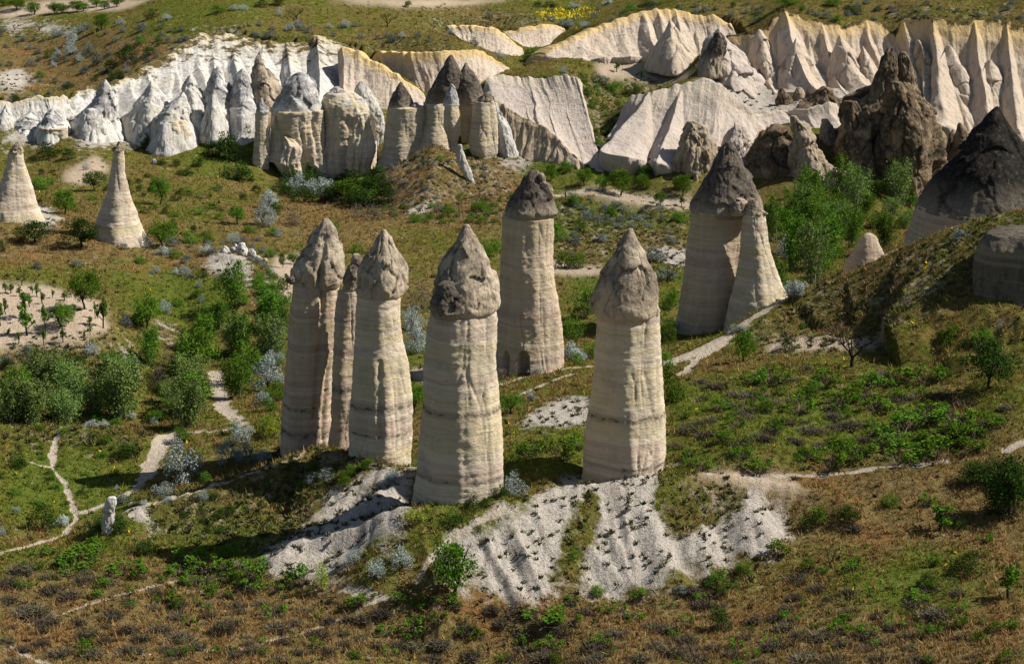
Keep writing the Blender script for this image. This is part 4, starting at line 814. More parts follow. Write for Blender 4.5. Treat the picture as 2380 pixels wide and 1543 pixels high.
rock('tuff_crag', 'snowy jagged crown on top of the fluted block', [('d', S_(rows=[(590,-20,10),(625,-70,70),(660,-100,150),(700,-112,196),(760,-118,218)], cv=c2, Y=438.2, mat=M['greycone'], style='crag', seed=62, seg=140, amp=0.6, closed=True))], 'rock')
# --- white cones of the left massif
for lab, rows, Y, mt in (
 ('tall white cone with dark left flank at the left end of the row', [(556,688,720),(580,668,745),(640,645,775),(700,620,782),(760,590,760),(800,560,740),(840,545,730)], 440, 'greycone'),
 ('drop-shaped white cone with crooked crack', [(562,1000,1030),(600,980,1055),(660,955,1085),(730,925,1108),(790,905,1112),(830,920,1090)], 444, 'white'),
 ('hunched white cone with overhanging brow', [(520,1265,1310),(545,1240,1330),(600,1228,1350),(680,1235,1385),(740,1255,1392),(790,1270,1380)], 444, 'white'),
 ('long white cone leaning over the squat block', [(640,1225,1250),(680,1180,1275),(730,1130,1282),(780,1095,1270),(825,1078,1250)], 438, 'white'),
 ('grey-shouldered white cone with orange niche', [(466,1455,1485),(500,1430,1505),(560,1410,1535),(640,1400,1552),(710,1400,1552),(770,1430,1530)], 445, 'greycone'),
 ('small pale figure-like rock leaning on the niche cone', [(615,1440,1462),(650,1425,1472),(700,1420,1470),(740,1430,1468)], 440, 'white'),
 ('upright grey loaf-shaped cone', [(480,1620,1660),(520,1580,1700),(600,1560,1730),(680,1560,1742),(740,1580,1738),(775,1600,1725)], 445, 'greycone'),
 ('tall charcoal-fronted cone with white shoulders', [(386,1735,1760),(410,1715,1785),(460,1698,1815),(540,1700,1850),(620,1730,1868),(700,1780,1866),(745,1800,1856)], 447, 'cap'),
 ('low grey dome at far left above the pale block', [(750,325,366),(780,296,396),(820,278,424),(862,268,436)], 437, 'greycone'),
 ('grey sloping lump left of the low grey dome', [(765,180,215),(800,120,270),(840,90,285),(875,80,290)], 441, 'greycone'),
 ('white stub at the left photo edge under the fluted bank', [(720,15,50),(800,-20,75),(900,-30,82),(930,-30,82)], 440, 'white'),
):
    rock('tuff_cone', lab, [('c', S_(rows=rows, cv=c1, Y=Y, mat=M[mt], style='cap', seed=rows[0][1] % 37+2, seg=130, amp=0.9, down=6, depth=1.6, sm=2, flare=0.22, tri=0.75, sq=1.5, rot=(rows[0][1] % 7)*0.08-0.25))], 'rock', 'white cones of the far left cliff')
# --- cones and crags on the right
for lab, rows, Y, mt, sty, amp in (
 ('pointed pale cone in front of the fluted cliff', [(278,838,850),(320,806,872),(400,766,912),(480,724,962),(560,712,1012),(640,690,1050)], 466, 'cream', 'cone', 1.0),
 ('second pale cone right of the pointed pale one', [(254,1132,1146),(300,1116,1168),(400,1096,1232),(500,1080,1292),(600,1070,1362),(650,1060,1380)], 466, 'cream', 'cone', 1.0),
 ('low pale pyramid right of the second pale cone', [(330,1285,1305),(400,1260,1345),(500,1230,1400),(640,1190,1440)], 467, 'cream', 'cone', 1.0),
 ('narrow tan cone behind the wide pale cone', [(208,574,598),(260,545,640),(350,528,672),(450,515,705)], 472, 'cream', 'cone', 1.0),
 ('tan faceted buttress right of the great dark crag', [(290,1655,1700),(360,1640,1770),(450,1640,1840),(560,1660,1930),(660,1690,2000),(760,1700,2040)], 468, 'tan', 'cone', 1.0),
 ('tall pale pyramid against the right cliff', [(330,1880,1910),(450,1840,1990),(600,1800,2070),(760,1780,2140),(920,1760,2180)], 466, 'cream', 'cone', 1.0),
 ('broad pale pyramid behind the black cone', [(430,2160,2190),(550,2110,2260),(700,2060,2340),(920,2000,2420)], 464, 'cream', 'cone', 1.0),
 ('small pale pyramid under the domed cliff', [(150,-30,-10),(220,-70,40),(300,-110,80),(390,-140,110)], 487, 'cream', 'cone', 1.0),
 ('wide pale cone with dark crown left of the pointed pale one', [(215,290,350),(250,250,392),(300,228,424),(400,192,476),(500,205,560),(600,245,650),(680,290,720),(770,330,760)], 464, 'pinkish', 'cone', 1.5),
 ('dark crown rock on top of the wide pale cone', [(222,280,330),(240,255,356),(290,228,372),(350,205,350),(420,198,300)], 461, 'cap_dark', 'crag', 0.5),
 ('low yellowish hump behind the wide pale cone', [(398,595,640),(440,562,676),(500,575,705),(560,590,720)], 468, 'cream', 'crag', 0.5),
 ('crumbling brown knob beside the pale shelf', [(600,720,745),(640,700,780),(700,700,825),(750,705,845)], 452, 'brown', 'crag', 0.5),
 ('round pale boulder above the pale shelf', [(598,820,880),(625,800,905),(680,800,915),(720,820,905)], 454, 'tan', 'crag', 0.4),
 ('dark hump left of the great dark crag', [(588,995,1045),(620,942,1118),(680,885,1145),(740,830,1155),(790,830,1160)], 446, 'brown', 'crag', 0.6),
 ('knobbly pale dome left of the large dark-capped chimney', [(828,70,150),(860,30,215),(930,2,280),(1000,-10,300),(1080,-10,290),(1160,-5,250),(1215,10,200)], 420, 'tan', 'crag', 0.7),
 ('weathered pale ridge rock behind the large dark-capped chimney', [(840,380,460),(880,340,510),(950,320,530),(1050,330,520)], 424, 'pinkish', 'crag', 0.6),
 ('brown crag right behind the large dark-capped chimney', [(848,650,730),(875,615,790),(950,570,832),(1050,520,862),(1150,500,890),(1270,540,920)], 420, 'brown', 'crag', 0.6),
 ('slanting tan rib between the two brown crags', [(790,770,850),(860,780,930),(930,790,965),(1000,800,985),(1080,810,1020),(1160,820,1080),(1230,830,1090)], 415, 'tan', 'crag', 0.55),
 ('blunt tan stump above the bright green trees', [(1143,1065,1125),(1165,1035,1175),(1220,1010,1200),(1300,1010,1208),(1380,1030,1208),(1440,1040,1190)], 408, 'tan', 'crag', 0.6),
 ('pale lump under the pale shelf', [(810,1000,1060),(850,980,1090),(930,985,1120),(1020,1000,1130),(1100,1020,1120)], 430, 'tan', 'crag', 0.5),
 ('small dark pinnacle beside the black cone', [(836,1930,1962),(865,1908,1998),(920,1892,2015),(1000,1886,2010),(1100,1870,1990)], 425, 'brown', 'crag', 0.35),
 ('tiny leaning pinnacle beside the small dark one', [(905,1872,1890),(950,1862,1898),(1080,1850,1900)], 427, 'brown', 'crag', 0.25),
):
    rock('tuff_crag' if sty == 'crag' else 'tuff_cone', lab, [('c', S_(rows=rows, cv=c3, Y=Y, mat=M[mt], style=sty, seed=abs(rows[0][1]) % 41+3, seg=170, amp=amp*1.35, down=3, depth=1.6 if sty == 'cone' else 1.0, sm=2, flare=0.10 if sty == 'cone' else 0.08, sq=1.45 if sty == 'cone' else 1.55, rot=(abs(rows[0][1]) % 9)*0.07-0.25, tri=0.6 if sty == 'cone' else 0.45))], 'rock', 'cones and crags below the right cliff')
rock('rock_crag', 'great dark brown crag with two spires on the right', [
 ('body', S_(rows=[(520,1450,1590),(570,1370,1645),(620,1270,1665),(680,1175,1712),(760,1150,1765),(860,1140,1820),(950,1110,1852),(1050,1082,1858),(1150,1100,1800),(1250,1160,1730),(1330,1200,1700)], cv=c3, Y=426, mat=M['brown'], style='crag', seed=40, seg=300, amp=0.8, down=4, sm=1, sq=1.6, rot=0.15)),
 ('spire', S_(rows=[(328,1448,1488),(355,1426,1508),(430,1406,1516),(500,1376,1522),(570,1345,1530),(680,1310,1560)], cv=c3, Y=424, mat=M['brown'], style='crag', seed=41, seg=140, amp=0.6, sq=1.5, sm=1)),
 ('spire', S_(rows=[(354,1540,1568),(385,1521,1598),(450,1516,1624),(520,1518,1640),(600,1526,1652),(700,1540,1670)], cv=c3, Y=425, mat=M['brown'], style='crag', seed=42, seg=140, amp=0.6, sq=1.5, sm=1)),
 ('buttress', S_(rows=[(560,1480,1560),(640,1450,1620),(760,1420,1680),(900,1400,1740),(1050,1400,1760),(1200,1420,1740),(1320,1430,1700)], cv=c3, Y=418, mat=M['brown'], style='crag', seed=43, seg=220, amp=0.7, sq=1.45, rot=0.0, sm=2)),
 ('buttress', S_(rows=[(690,1170,1250),(780,1150,1290),(900,1130,1330),(1050,1090,1360),(1180,1110,1380),(1280,1170,1380)], cv=c3, Y=419, mat=M['brown'], style='crag', seed=44, seg=200, amp=0.7, sq=1.45, rot=-0.2, sm=2))], 'rock crag')
rock('rock_cone', 'huge black lichen-covered cone at the right edge', [
 ('cone', S_(rows=[(728,2184,2212),(760,2150,2228),(800,2118,2250),(850,2086,2280),(920,2026,2320),(1000,1976,2370),(1080,1890,2440),(1150,1825,2500),(1250,1750,2570),(1330,1704,2610),(1420,1655,2640)], cv=c3, Y=330, mat=M['black'], style='cap', seed=45, seg=260, amp=0.5, closed=True)),
 ('shaft', S_(rows=[(1400,1672,2620),(1460,1640,2640),(1530,1622,2650),(1640,1590,2680)], cv=c3, Y=330, mat=M['shaft2'], seed=46, seg=220))], 'rock cone')
rock('fairy_chimney', 'stubby rounded chimney without cap poking over the path ridge', [('s', S_(rows=[(92,1300,1345),(105,1272,1372),(140,1250,1392),(200,1226,1415),(280,1192,1445),(380,1150,1470),(450,1130,1490)], cv=cB, Y=304, mat=M['shaft2'], style='shaft', seed=47, seg=150, down=5))], 'rock pillar')
rock('rock_outcrop', 'banded rock face with painted shadow at the right edge under the crest', [('w', S_(rows=[(540,2300,2480),(570,2272,2500),(620,2256,2520),(690,2244,2540),(760,2238,2550)], cv=c0, Y=268.5, mat=M['wallrock_shadow'], style='shaft', seed=52, seg=200, amp=1.6, sq=3.0, rot=-0.55))])
rock('rock_outcrop', 'pale broken outcrop on the crest at the right edge', [('o', S_(rows=[(-20,2230,2330),(20,2190,2370),(60,2150,2400),(120,2120,2420),(180,2110,2430)], cv=cB, Y=283, mat=M['tan'], style='crag', seed=48, seg=110, amp=0.6))])
rock('standing_stone', 'upright pale standing stone at the end of the left spur', [('s', S_(rows=[(392,742,776),(402,724,786),(440,708,789),(500,702,784),(560,696,776),(640,694,762)], cv=cC, Y=float(hit(253, 1232)[1]), mat=M['white'], style='cap', seed=49, seg=90, amp=0.7, depth=0.7, sq=2.2, rot=0.3, down=1))])
for lab, rows, Y in (('pale pointed rock on the left mound crest', [(175,1518,1535),(205,1500,1560),(240,1495,1580)], 335), ('rounded white rock behind the left mound', [(158,1620,1665),(185,1600,1680),(230,1600,1690)], 338),
    ('tiny white cone right of the mound rocks', [(262,1795,1815),(285,1785,1825),(310,1785,1832)], 333), ('small pale knob among the mound rocks', [(198,1695,1720),(220,1690,1735),(245,1690,1740)], 336), ('low pale rock between mound and ploughed strip', [(245,1740,1765),(265,1735,1780),(290,1735,1785)], 335), ('narrow white rock leaning on the rounded one', [(165,1590,1610),(190,1575,1620),(230,1570,1625)], 339)):
    rock('boulder', lab, [('b', S_(rows=rows, cv=cA, Y=Y, mat=M['white'], style='crag', seed=rows[0][1] % 31, seg=60, sq=1.6, rot=0.2, amp=0.5, down=1.5))], 'rock', 'white rocks by the left mound')

# ---------------------------------------------------------------- plants
def quads(cn, size, rng, up=0.0):
    n = len(cn); a = rng.normal(size=(n, 3)); a[:, 2] += up; a /= np.linalg.norm(a, axis=1)[:, None]
    b = np.cross(a, rng.normal(size=(n, 3))); b /= np.linalg.norm(b, axis=1)[:, None]; c = np.cross(a, b)
    s = (size*(0.65+0.7*rng.rand(n)))[:, None]*0.5
    V = np.stack([cn-b*s, cn-c*s*0.7, cn+b*s, cn+c*s*0.7], 1).reshape(-1, 3)
    return V, np.arange(n*4).reshape(-1, 4)
def blades(base, dirs, w, rng):
    n = len(base); sd = np.cross(dirs, rng.normal(size=(n, 3))); sd /= np.linalg.norm(sd, axis=1)[:, None]
    ww = np.broadcast_to(np.asarray(w, float), (n,))[:, None]*0.5
    V = np.stack([base-sd*ww, base+sd*ww, base+dirs*0.98+sd*ww*0.1, base+dirs], 1).reshape(-1, 3)
    return V, np.arange(n*4).reshape(-1, 4)
def tube(pts_, rad, ns=5):
    pts_ = np.array(pts_, float); n = len(pts_); V = []
    for i in range(n):
        d = pts_[min(i+1, n-1)]-pts_[max(i-1, 0)]; d /= np.linalg.norm(d)+1e-9
        a = np.cross(d, [0.3, 0.9, 0.1]); a /= np.linalg.norm(a)+1e-9; b = np.cross(d, a)
        for k in range(ns):
            t = 2*pi*k/ns; V.append(pts_[i]+rad[i]*(cos(t)*a+sin(t)*b))
    return np.array(V), grid_faces(n, ns, True)
class Acc:
    def __init__(s): s.V = []; s.F = []; s.A = []; s.M = []; s.n = 0
    def add(s, VF, var=0.5, m=0):
        V, F = VF; s.V.append(V); s.F.append(F+s.n); s.n += len(V)
        s.A.append(np.broadcast_to(np.asarray(var, float), (len(V),)).copy() if np.ndim(var) == 0 or len(np.atleast_1d(var)) == len(V) else np.repeat(var, 4)); s.M.append(np.full(len(F), m))
    def mesh(s, name, mats): return mesh_np(name, np.concatenate(s.V), np.concatenate(s.F), mats, False, {'var': np.concatenate(s.A)}, np.concatenate(s.M))
def clump_leaves(acc, cl, per, size, rng, m=0, up=0.3):
    for c, r, sq in cl:
        n = max(4, int(per*(r/0.15)**2)); d = rng.normal(size=(n, 3)); d /= np.linalg.norm(d, axis=1)[:, None]
        rr = r*(0.45+0.6*rng.rand(n)**0.6)
        p = np.array(c)+d*rr[:, None]*np.array([1, 1, sq]); p[:, 2] = np.maximum(p[:, 2], 0.01)
        tone = 0.25+0.35*rng.rand()
        acc.add(quads(p, size, rng, up), np.clip(tone+0.4*rng.rand(n), 0, 1), m)
def limbs(acc, rng, base_r, top, n, spread, m=0, start=0.25, lift=0.75):
    z0 = top*start; j = rng.normal(size=2)*0.02
    acc.add(tube([(0, 0, -0.06), (j[0], j[1], z0*0.6), (j[0]*2, j[1]*2, z0)], [base_r*1.25, base_r, base_r*0.85]), 0.4, m)
    tips = []
    for k in range(n):
        a = 2*pi*(k+rng.rand()*0.7)/n; r = spread*(0.55+0.45*rng.rand()); h = top*(lift+0.2*rng.rand())
        tip = np.array([cos(a)*r, sin(a)*r, h]); s0 = np.array([j[0]*2, j[1]*2, z0*0.95])
        mid = s0*0.5+tip*0.5+np.array([0, 0, 0.04])+rng.normal(size=3)*0.02
        acc.add(tube([s0, mid, tip], [base_r*0.6, base_r*0.38, base_r*0.12], 4), 0.4, m); tips.append(tip)
        t2 = mid+np.array([cos(a+0.9)*r*0.5, sin(a+0.9)*r*0.5, top*0.22]); acc.add(tube([mid, (mid+t2)/2, t2], [base_r*0.3, base_r*0.2, base_r*0.08], 4), 0.4, m)
    return tips
def mk_tree(seed, leaf, bark, clumps=36, size=0.040, per=95, stem=0.17, wide=0.42):
    rng = np.random.RandomState(seed); t = Acc(); limbs(t, rng, 0.028, 0.9, 6, wide*0.9, start=stem/0.9)
    c = Acc(); cl = []
    for k in range(clumps):
        d = rng.normal(size=3); d /= np.linalg.norm(d); rr = 0.45+0.55*rng.rand()
        z = stem+0.36+d[2]*rr*0.32; z = max(z, stem*0.8); r = 0.10+0.085*rng.rand()
        cl.append(((d[0]*rr*wide*(1.05-0.35*max(0, d[2])), d[1]*rr*wide*(1.05-0.35*max(0, d[2])), min(z, 0.97-r)), r, 0.8))
    clump_leaves(c, cl, per, size, rng)
    return {'parts': [('trunk', t.mesh('trunk', M[bark])), ('crown', c.mesh('crown', M[leaf]))]}
def mk_tall(seed, leaf, bark, stems=16, size=0.036, n=300):
    """many upright stems with feathery plumes, as willows and young poplars grow by a stream"""
    rng = np.random.RandomState(seed); t = Acc(); c = Acc()
    for k in range(stems):
        a = rng.rand()*2*pi; r = 0.12*rng.rand(); R = 0.12+0.30*rng.rand(); h = (0.62+0.38*rng.rand())*(1-0.5*(R-0.12))
        b0 = np.array([cos(a)*r, sin(a)*r, -0.05]); b1 = np.array([cos(a)*R, sin(a)*R, h])
        mid = b0*0.5+b1*0.5+np.array([-cos(a)*0.05, -sin(a)*0.05, 0.04])
        t.add(tube([b0, mid, b1], [0.012, 0.008, 0.003], 4), 0.5)
        s = rng.rand(n)**0.75; s = 0.22+0.78*s
        p = np.where((s < 0.5)[:, None], b0+(mid-b0)*(s*2)[:, None], mid+(b1-mid)*(s*2-1)[:, None])
        wd = 0.16*np.sin(pi*np.clip(s, 0.05, 0.97)**1.2)+0.012
        p = p+rng.normal(size=(n, 3))*wd[:, None]*np.array([0.62, 0.62, 0.9]); p[:, 2] = np.maximum(p[:, 2], 0.02)
        c.add(quads(p, size, rng, 0.2), np.clip(0.2+0.3*rng.rand()+0.45*rng.rand(n), 0, 1))
    return {'parts': [('trunk', t.mesh('stems', M[bark])), ('crown', c.mesh('plumes', M[leaf]))]}
def mk_bush(seed, leaf, clumps=22, size=0.045, per=70, flat=1.0):
    rng = np.random.RandomState(seed); c = Acc(); cl = []
    for k in range(clumps):
        a = rng.rand()*2*pi; el = math.asin(rng.rand()); rr = 0.55+0.45*rng.rand()
        r = 0.10+0.09*rng.rand()
        cl.append(((cos(a)*cos(el)*rr*0.37, sin(a)*cos(el)*rr*0.37, 0.10+sin(el)*rr*0.72*flat), r, 1.0))
    clump_leaves(c, cl, per, size, rng)
    n = 40; d = rng.normal(size=(n, 3)); d[:, 2] = np.abs(d[:, 2])+0.4; d *= (0.6/np.linalg.norm(d, axis=1))[:, None]
    c.add(blades(np.zeros((n, 3))-[0, 0, 0.05], d, 0.02, rng), 0.3, 1)
    return {'one': c.mesh('bush', [M[leaf], M['twig']])}
def mk_silver(seed, leaf, bark):
    rng = np.random.RandomState(seed); t = Acc(); limbs(t, rng, 0.03, 0.85, 6, 0.3, start=0.12)
    c = Acc(); cl = []
    for k in range(34):
        a = rng.rand()*2*pi; el = math.asin(rng.rand()**0.8); rr = 0.5+0.5*rng.rand()
        r = 0.07+0.08*rng.rand()
        cl.append(((cos(a)*cos(el)*rr*0.40, sin(a)*cos(el)*rr*0.40, 0.08+sin(el)*rr*0.80), r, 1.25))
    clump_leaves(c, cl, 130, 0.034, rng)
    return {'parts': [('trunk', t.mesh('trunk', M[bark])), ('crown', c.mesh('crown', M[leaf]))]}
def mk_vine(seed, leaf='leaf_vine', clumps=12, size=0.085, twigs=110):
    rng = np.random.RandomState(seed); c = Acc(); cl = []
    for k in range(clumps):
        a = rng.rand()*2*pi; rr = 0.42*math.sqrt(rng.rand()); cl.append(((cos(a)*rr, sin(a)*rr, (0.35+0.5*rng.rand())*(1-rr*0.7)), 0.07+0.07*rng.rand(), 1.3))
    clump_leaves(c, cl, 55, size, rng)
    d = rng.normal(size=(twigs, 3)); d[:, 2] = np.abs(d[:, 2])*0.9+0.25; d *= ((0.32+0.3*rng.rand(twigs))/np.linalg.norm(d, axis=1))[:, None]; d[:, 2] *= 1.3
    b0 = rng.normal(size=(twigs, 3))*[0.1, 0.1, 0]-[0, 0, 0.06]
    c.add(blades(b0, d, 0.022, rng), np.repeat(rng.rand(twigs), 4), 1)
    return {'one': c.mesh('vine', [M[leaf], M['twig']])}
def mk_dryshrub(seed, n=620, leaf='leaf_vine'):
    rng = np.random.RandomState(seed); c = Acc()
    d = rng.normal(size=(n, 3)); d[:, 2] = np.abs(d[:, 2])*0.8+0.12; d /= np.linalg.norm(d, axis=1)[:, None]
    b0 = np.stack([rng.normal(size=n)*0.15, rng.normal(size=n)*0.15, -0.05+0*d[:, 0]], -1)
    ln = (0.22+0.24*rng.rand(n))
    d = d*ln[:, None]*np.array([1, 1, 1.75])
    c.add(blades(b0, d, 0.042, rng), np.repeat(rng.rand(n)**1.5, 4), 0)
    k = rng.randint(0, n, n//2); e = rng.normal(size=(n//2, 3)); e *= (0.16/np.linalg.norm(e, axis=1))[:, None]
    c.add(blades((b0+d*0.7)[k], e, 0.022, rng), np.repeat(rng.rand(n//2), 4), 0)
    m = 26+rng.randint(40); kk = rng.randint(0, n, m); c.add(quads((b0+d*0.92)[kk]+rng.normal(size=(m, 3))*0.03, 0.07, rng), 0.6, 1)
    return {'one': c.mesh('dry_shrub', [M['twig'], M[leaf]])}
def mk_leafless(seed, bark, stem=0.18):
    rng = np.random.RandomState(seed); t = Acc(); b = t
    t.add(tube([(0, 0, -0.06), (0.015, 0, stem*0.5), (0, 0.01, stem)], [0.042, 0.034, 0.03], 6), 0.4)
    def grow(p, d, ln, r, lev):
        d = d/np.linalg.norm(d); mid = p+d*ln*0.5+rng.normal(size=3)*ln*0.06; q = p+d*ln+np.array([0, 0, ln*0.08])
        (t if lev == 0 else b).add(tube([p, mid, q], [r, r*0.8, r*0.6], 5 if lev == 0 else 3), 0.4)
        if lev < 4:
            for k in range(3 if lev else 2+rng.randint(2)):
                nd = d+rng.normal(size=3)*0.55; nd[2] = nd[2]*0.7+0.25; grow(q if k else mid*0.4+q*0.6, nd, ln*0.66, r*0.55, lev+1)
    for k in range(4):
        a = 2*pi*(k+0.5*rng.rand())/4; grow(np.array([0, 0, stem*0.95]), np.array([cos(a)*0.8, sin(a)*0.8, 0.9]), 0.27, 0.022, 0)
    return {'one': t.mesh('bare_tree', M[bark])}
def mk_sapling(seed, leaf='leaf'):
    rng = np.random.RandomState(seed); t = Acc(); c = Acc(); j = rng.normal(size=2)*0.06
    t.add(tube([(0, 0, -0.05), (j[0], j[1], 0.3), (j[0]*0.5, j[1]*1.5, 0.75)], [0.05, 0.04, 0.015]), 0.4)
    cl = []
    for k in range(9):
        a = rng.rand()*2*pi; r = 0.30*rng.rand(); z = 0.38+0.5*rng.rand(); q = np.array([cos(a)*r, sin(a)*r, z])
        t.add(tube([(j[0], j[1], z*0.55), q*0.6+np.array([0, 0, z*0.25]), q], [0.022, 0.016, 0.008], 3), 0.4); cl.append((q, 0.09+0.06*rng.rand(), 1.0))
    clump_leaves(c, cl, 70, 0.09, rng)
    return {'parts': [('trunk', t.mesh('trunk', M['bark_dark'])), ('crown', c.mesh('crown', M[leaf]))]}
PROTO = {
 'tree': [mk_tree(i, 'leaf', 'bark_dark') for i in (1, 2, 3)], 'tree_dark': [mk_tree(i, 'leaf_dark', 'bark_dark') for i in (4, 5)],
 'tall': [mk_tall(6, 'leaf', 'bark_pale'), mk_tall(7, 'leaf_willow', 'bark_pale', 13), mk_tall(41, 'leaf', 'bark_pale', 10)], 'willow': [mk_tall(i, 'leaf_willow', 'bark_pale', 20) for i in (8, 9)],
 'bush': [mk_bush(i, 'leaf') for i in (10, 11)], 'bush_dark': [mk_bush(i, 'leaf_dark') for i in (12, 13, 14)], 'bush_lime': [mk_bush(i, 'leaf_lime') for i in (15, 16)],
 'bush_blue': [mk_bush(i, 'leaf_blue', 20, 0.05, 60) for i in (17, 18, 19)], 'silver': [mk_silver(i, 'leaf_silver', 'bark') for i in (20, 21, 22)], 'silver_bush': [mk_bush(i, 'leaf_silver', 24, 0.042, 65) for i in (23, 24)],
 'vine': [mk_vine(i) for i in (25, 26, 27, 28)], 'dry': [mk_dryshrub(i) for i in (29, 30, 31, 32)], 'bare': [mk_leafless(i, 'bark_dark') for i in (33, 34)], 'sapling': [mk_sapling(i) for i in (35, 36, 37)],
 'twigs': [mk_bush(i, 'twig', 20, 0.03, 55) for i in (38, 39)],
}
NAME = {'tree': 'tree', 'tree_dark': 'tree', 'tall': 'poplar_tree', 'willow': 'willow_tree', 'bush': 'bush', 'bush_dark': 'dark_bush', 'bush_lime': 'bush', 'bush_blue': 'shrub', 'silver': 'olive_tree', 'silver_bush': 'shrub', 'vine': 'vine_plant', 'dry': 'dry_shrub', 'bare': 'bare_tree', 'sapling': 'sapling', 'twigs': 'shrub'}
CATE = {'tree': 'tree', 'tree_dark': 'tree', 'tall': 'tree', 'willow': 'tree', 'bush': 'bush', 'bush_dark': 'bush', 'bush_lime': 'bush', 'bush_blue': 'shrub', 'silver': 'tree', 'silver_bush': 'shrub', 'vine': 'vine', 'dry': 'shrub', 'bare': 'bare tree', 'sapling': 'sapling', 'twigs': 'shrub'}
LOOK = {'tree': 'leafy green tree', 'tree_dark': 'dark green tree', 'tall': 'upright green poplar clump', 'willow': 'feathery pale green willow', 'bush': 'green bush', 'bush_dark': 'dark green bush', 'bush_lime': 'yellow-green bush', 'bush_blue': 'grey-green shrub', 'silver': 'silver-leaved tree', 'silver_bush': 'silver-grey shrub', 'vine': 'green vine plant', 'dry': 'dry brown shrub', 'bare': 'leafless dark tree', 'sapling': 'small crooked sapling', 'twigs': 'leafless grey-brown shrub'}
prng = random.Random(5); PC = [0]
GROW = {'vine': (1.45, 1.35), 'dry': (1.2, 1.15), 'bush': (1.22, 1.12), 'bush_dark': (1.22, 1.12), 'bush_blue': (1.25, 1.15), 'silver_bush': (1.25, 1.15), 'tree': (1.12, 1.08), 'tall': (1.15, 1.05), 'willow': (1.12, 1.05), 'sapling': (1.4, 1.2)}
def plant(kind, X, Y, Z, w, h, label, group=None):
    vs_ = PROTO[kind]; p = vs_[PC[0] % len(vs_)]; PC[0] += 1
    gw, gh = GROW.get(kind, (1.2, 1.1)); w *= gw; h *= gh
    sc = (w, w*prng.uniform(0.85, 1.1), h); rz = prng.uniform(0, 2*pi)
    if 'one' in p:
        o = bpy.data.objects.new(NAME[kind], p['one']); COL.objects.link(o)
    else:
        o = bpy.data.objects.new(NAME[kind], None); o.empty_display_size = 0.3; COL.objects.link(o)
        for pn, me_ in p['parts']:
            c = bpy.data.objects.new(pn, me_); COL.objects.link(c); c.parent = o
    o.location = (X, Y, Z); o.rotation_euler = (0, 0, rz); o.scale = sc
    return tag(o, label, CATE[kind], group)
LM = [('the leafless field tree', 1980, 850), ('the right-edge field tree', 2300, 900), ('the far right bush', 2330, 1180), ('the low right vine patch', 2230, 1020), ('the leftmost tall chimney', 735, 930), ('the diamond-capped chimney', 885, 980), ('the largest front chimney', 1070, 1080), ('the cave-door chimney', 1230, 850), ('the talus-mound chimney', 1450, 1060), ('the twin chimneys', 1700, 760), ('the stubby chimney', 2010, 600), ('the black cone', 2250, 480),
 ('the great dark crag', 2050, 380), ('the grassy knoll', 1020, 440), ('the slender far chimney', 605, 370), ('the left-edge chimney', 40, 450), ('the free-standing left chimney', 290, 510), ('the left orchard plot', 110, 740), ('the standing stone', 255, 1190), ('the left spur', 560, 1150), ('the white gully', 800, 1230),
 ('the talus foot', 1400, 1340), ('the path ridge', 1950, 720), ('the right field', 1850, 980), ('the white cones', 450, 250), ('the scrubby knoll', 1130, 50), ('the ploughed terrace', 1490, 165), ('the domed cliff', 1560, 60), ('the fluted right cliff', 2000, 60), ('the upper left orchard', 200, 20), ('the left mound', 540, 620), ('the forked left path', 330, 1010), ('the pinkish slope', 1350, 330), ('the lower right slope', 2150, 1350), ('the lower left slope', 350, 1420), ('the bottom edge middle', 1190, 1480), ('the stream bed', 520, 900), ('the upland meadow', 700, 50), ('the far left bank', 150, 160)]
TRACED = []
def plot(kind, cv, *items):
    for it in items:
        x, y, w, h = it[:4]; u, v = cv(x, y); k = cv(1, 0)[0]-cv(0, 0)[0]
        TRACED.append((kind, u, v, w*k, h*k, it[4] if len(it) > 4 else None))
# upper left (zoomed survey frames)
plot('tree', c1, (115,70,150,85),(230,102,130,90),(375,94,110,80),(420,92,100,75),(520,82,120,80),(565,77,100,65),(655,46,100,60),(710,66,90,65),(790,48,110,70),(30,40,90,60),(640,1300,150,160),(440,1455,170,180),(1090,1390,140,210),(1615,1525,130,150),(690,205,120,120))
plot('bush', c1, (1485,88,90,65),(335,385,80,65),(955,300,90,70),(1080,312,50,80),(270,532,70,60),(1430,965,160,110),(1350,1135,110,90),(280,1285,170,110),(930,1425,90,70),(630,1362,90,40),(1755,1327,50,45),(1490,1492,80,45),(1190,1472,90,50),(590,770,70,60))
plot('bush_dark', c1, (1025,132,110,85),(870,402,180,120),(1020,372,120,60),(790,562,120,110),(475,602,70,60),(760,475,130,80),(1780,52,100,70),(1890,42,120,60),(1540,1085,240,200),(1600,1215,230,150),(1670,942,110,110),(990,1015,110,140),(330,1060,220,120),(470,1085,120,90),(1265,1192,100,70),(1980,1300,170,100),(1450,1060,150,120))
plot('bush_blue', c1, (960,217,100,60),(670,432,90,80),(580,497,90,60),(210,452,80,60),(70,452,60,40),(740,382,50,40),(1840,252,90,50),(870,330,50,40),(1150,290,60,50),(1250,285,80,40),(1410,255,40,30),(600,350,90,60),(450,420,60,40),(380,560,50,40),(220,560,60,40))
plot('silver_bush', c1, (825,167,80,50),(375,257,120,80),(560,217,110,60),(490,292,100,100),(485,372,100,100),(385,402,80,80),(545,417,70,60),(1130,142,90,50),(360,462,50,50),(1600,72,80,40),(1660,67,80,40),(1900,112,50,60),(1970,212,90,60),(2030,192,70,60),(2240,192,60,40),(2350,192,60,60),(590,1155,60,60))
plot('bare', c1, (2015,132,130,85),(270,215,70,70),(100,210,50,50))
plot('bush_lime', c1, (560,722,110,90))
plot('silver', c1, (2050,1335,200,150),(2180,1330,200,140),(1830,1425,170,140),(1790,1535,190,160))
plot('twigs', c1, (1990,1535,190,130))
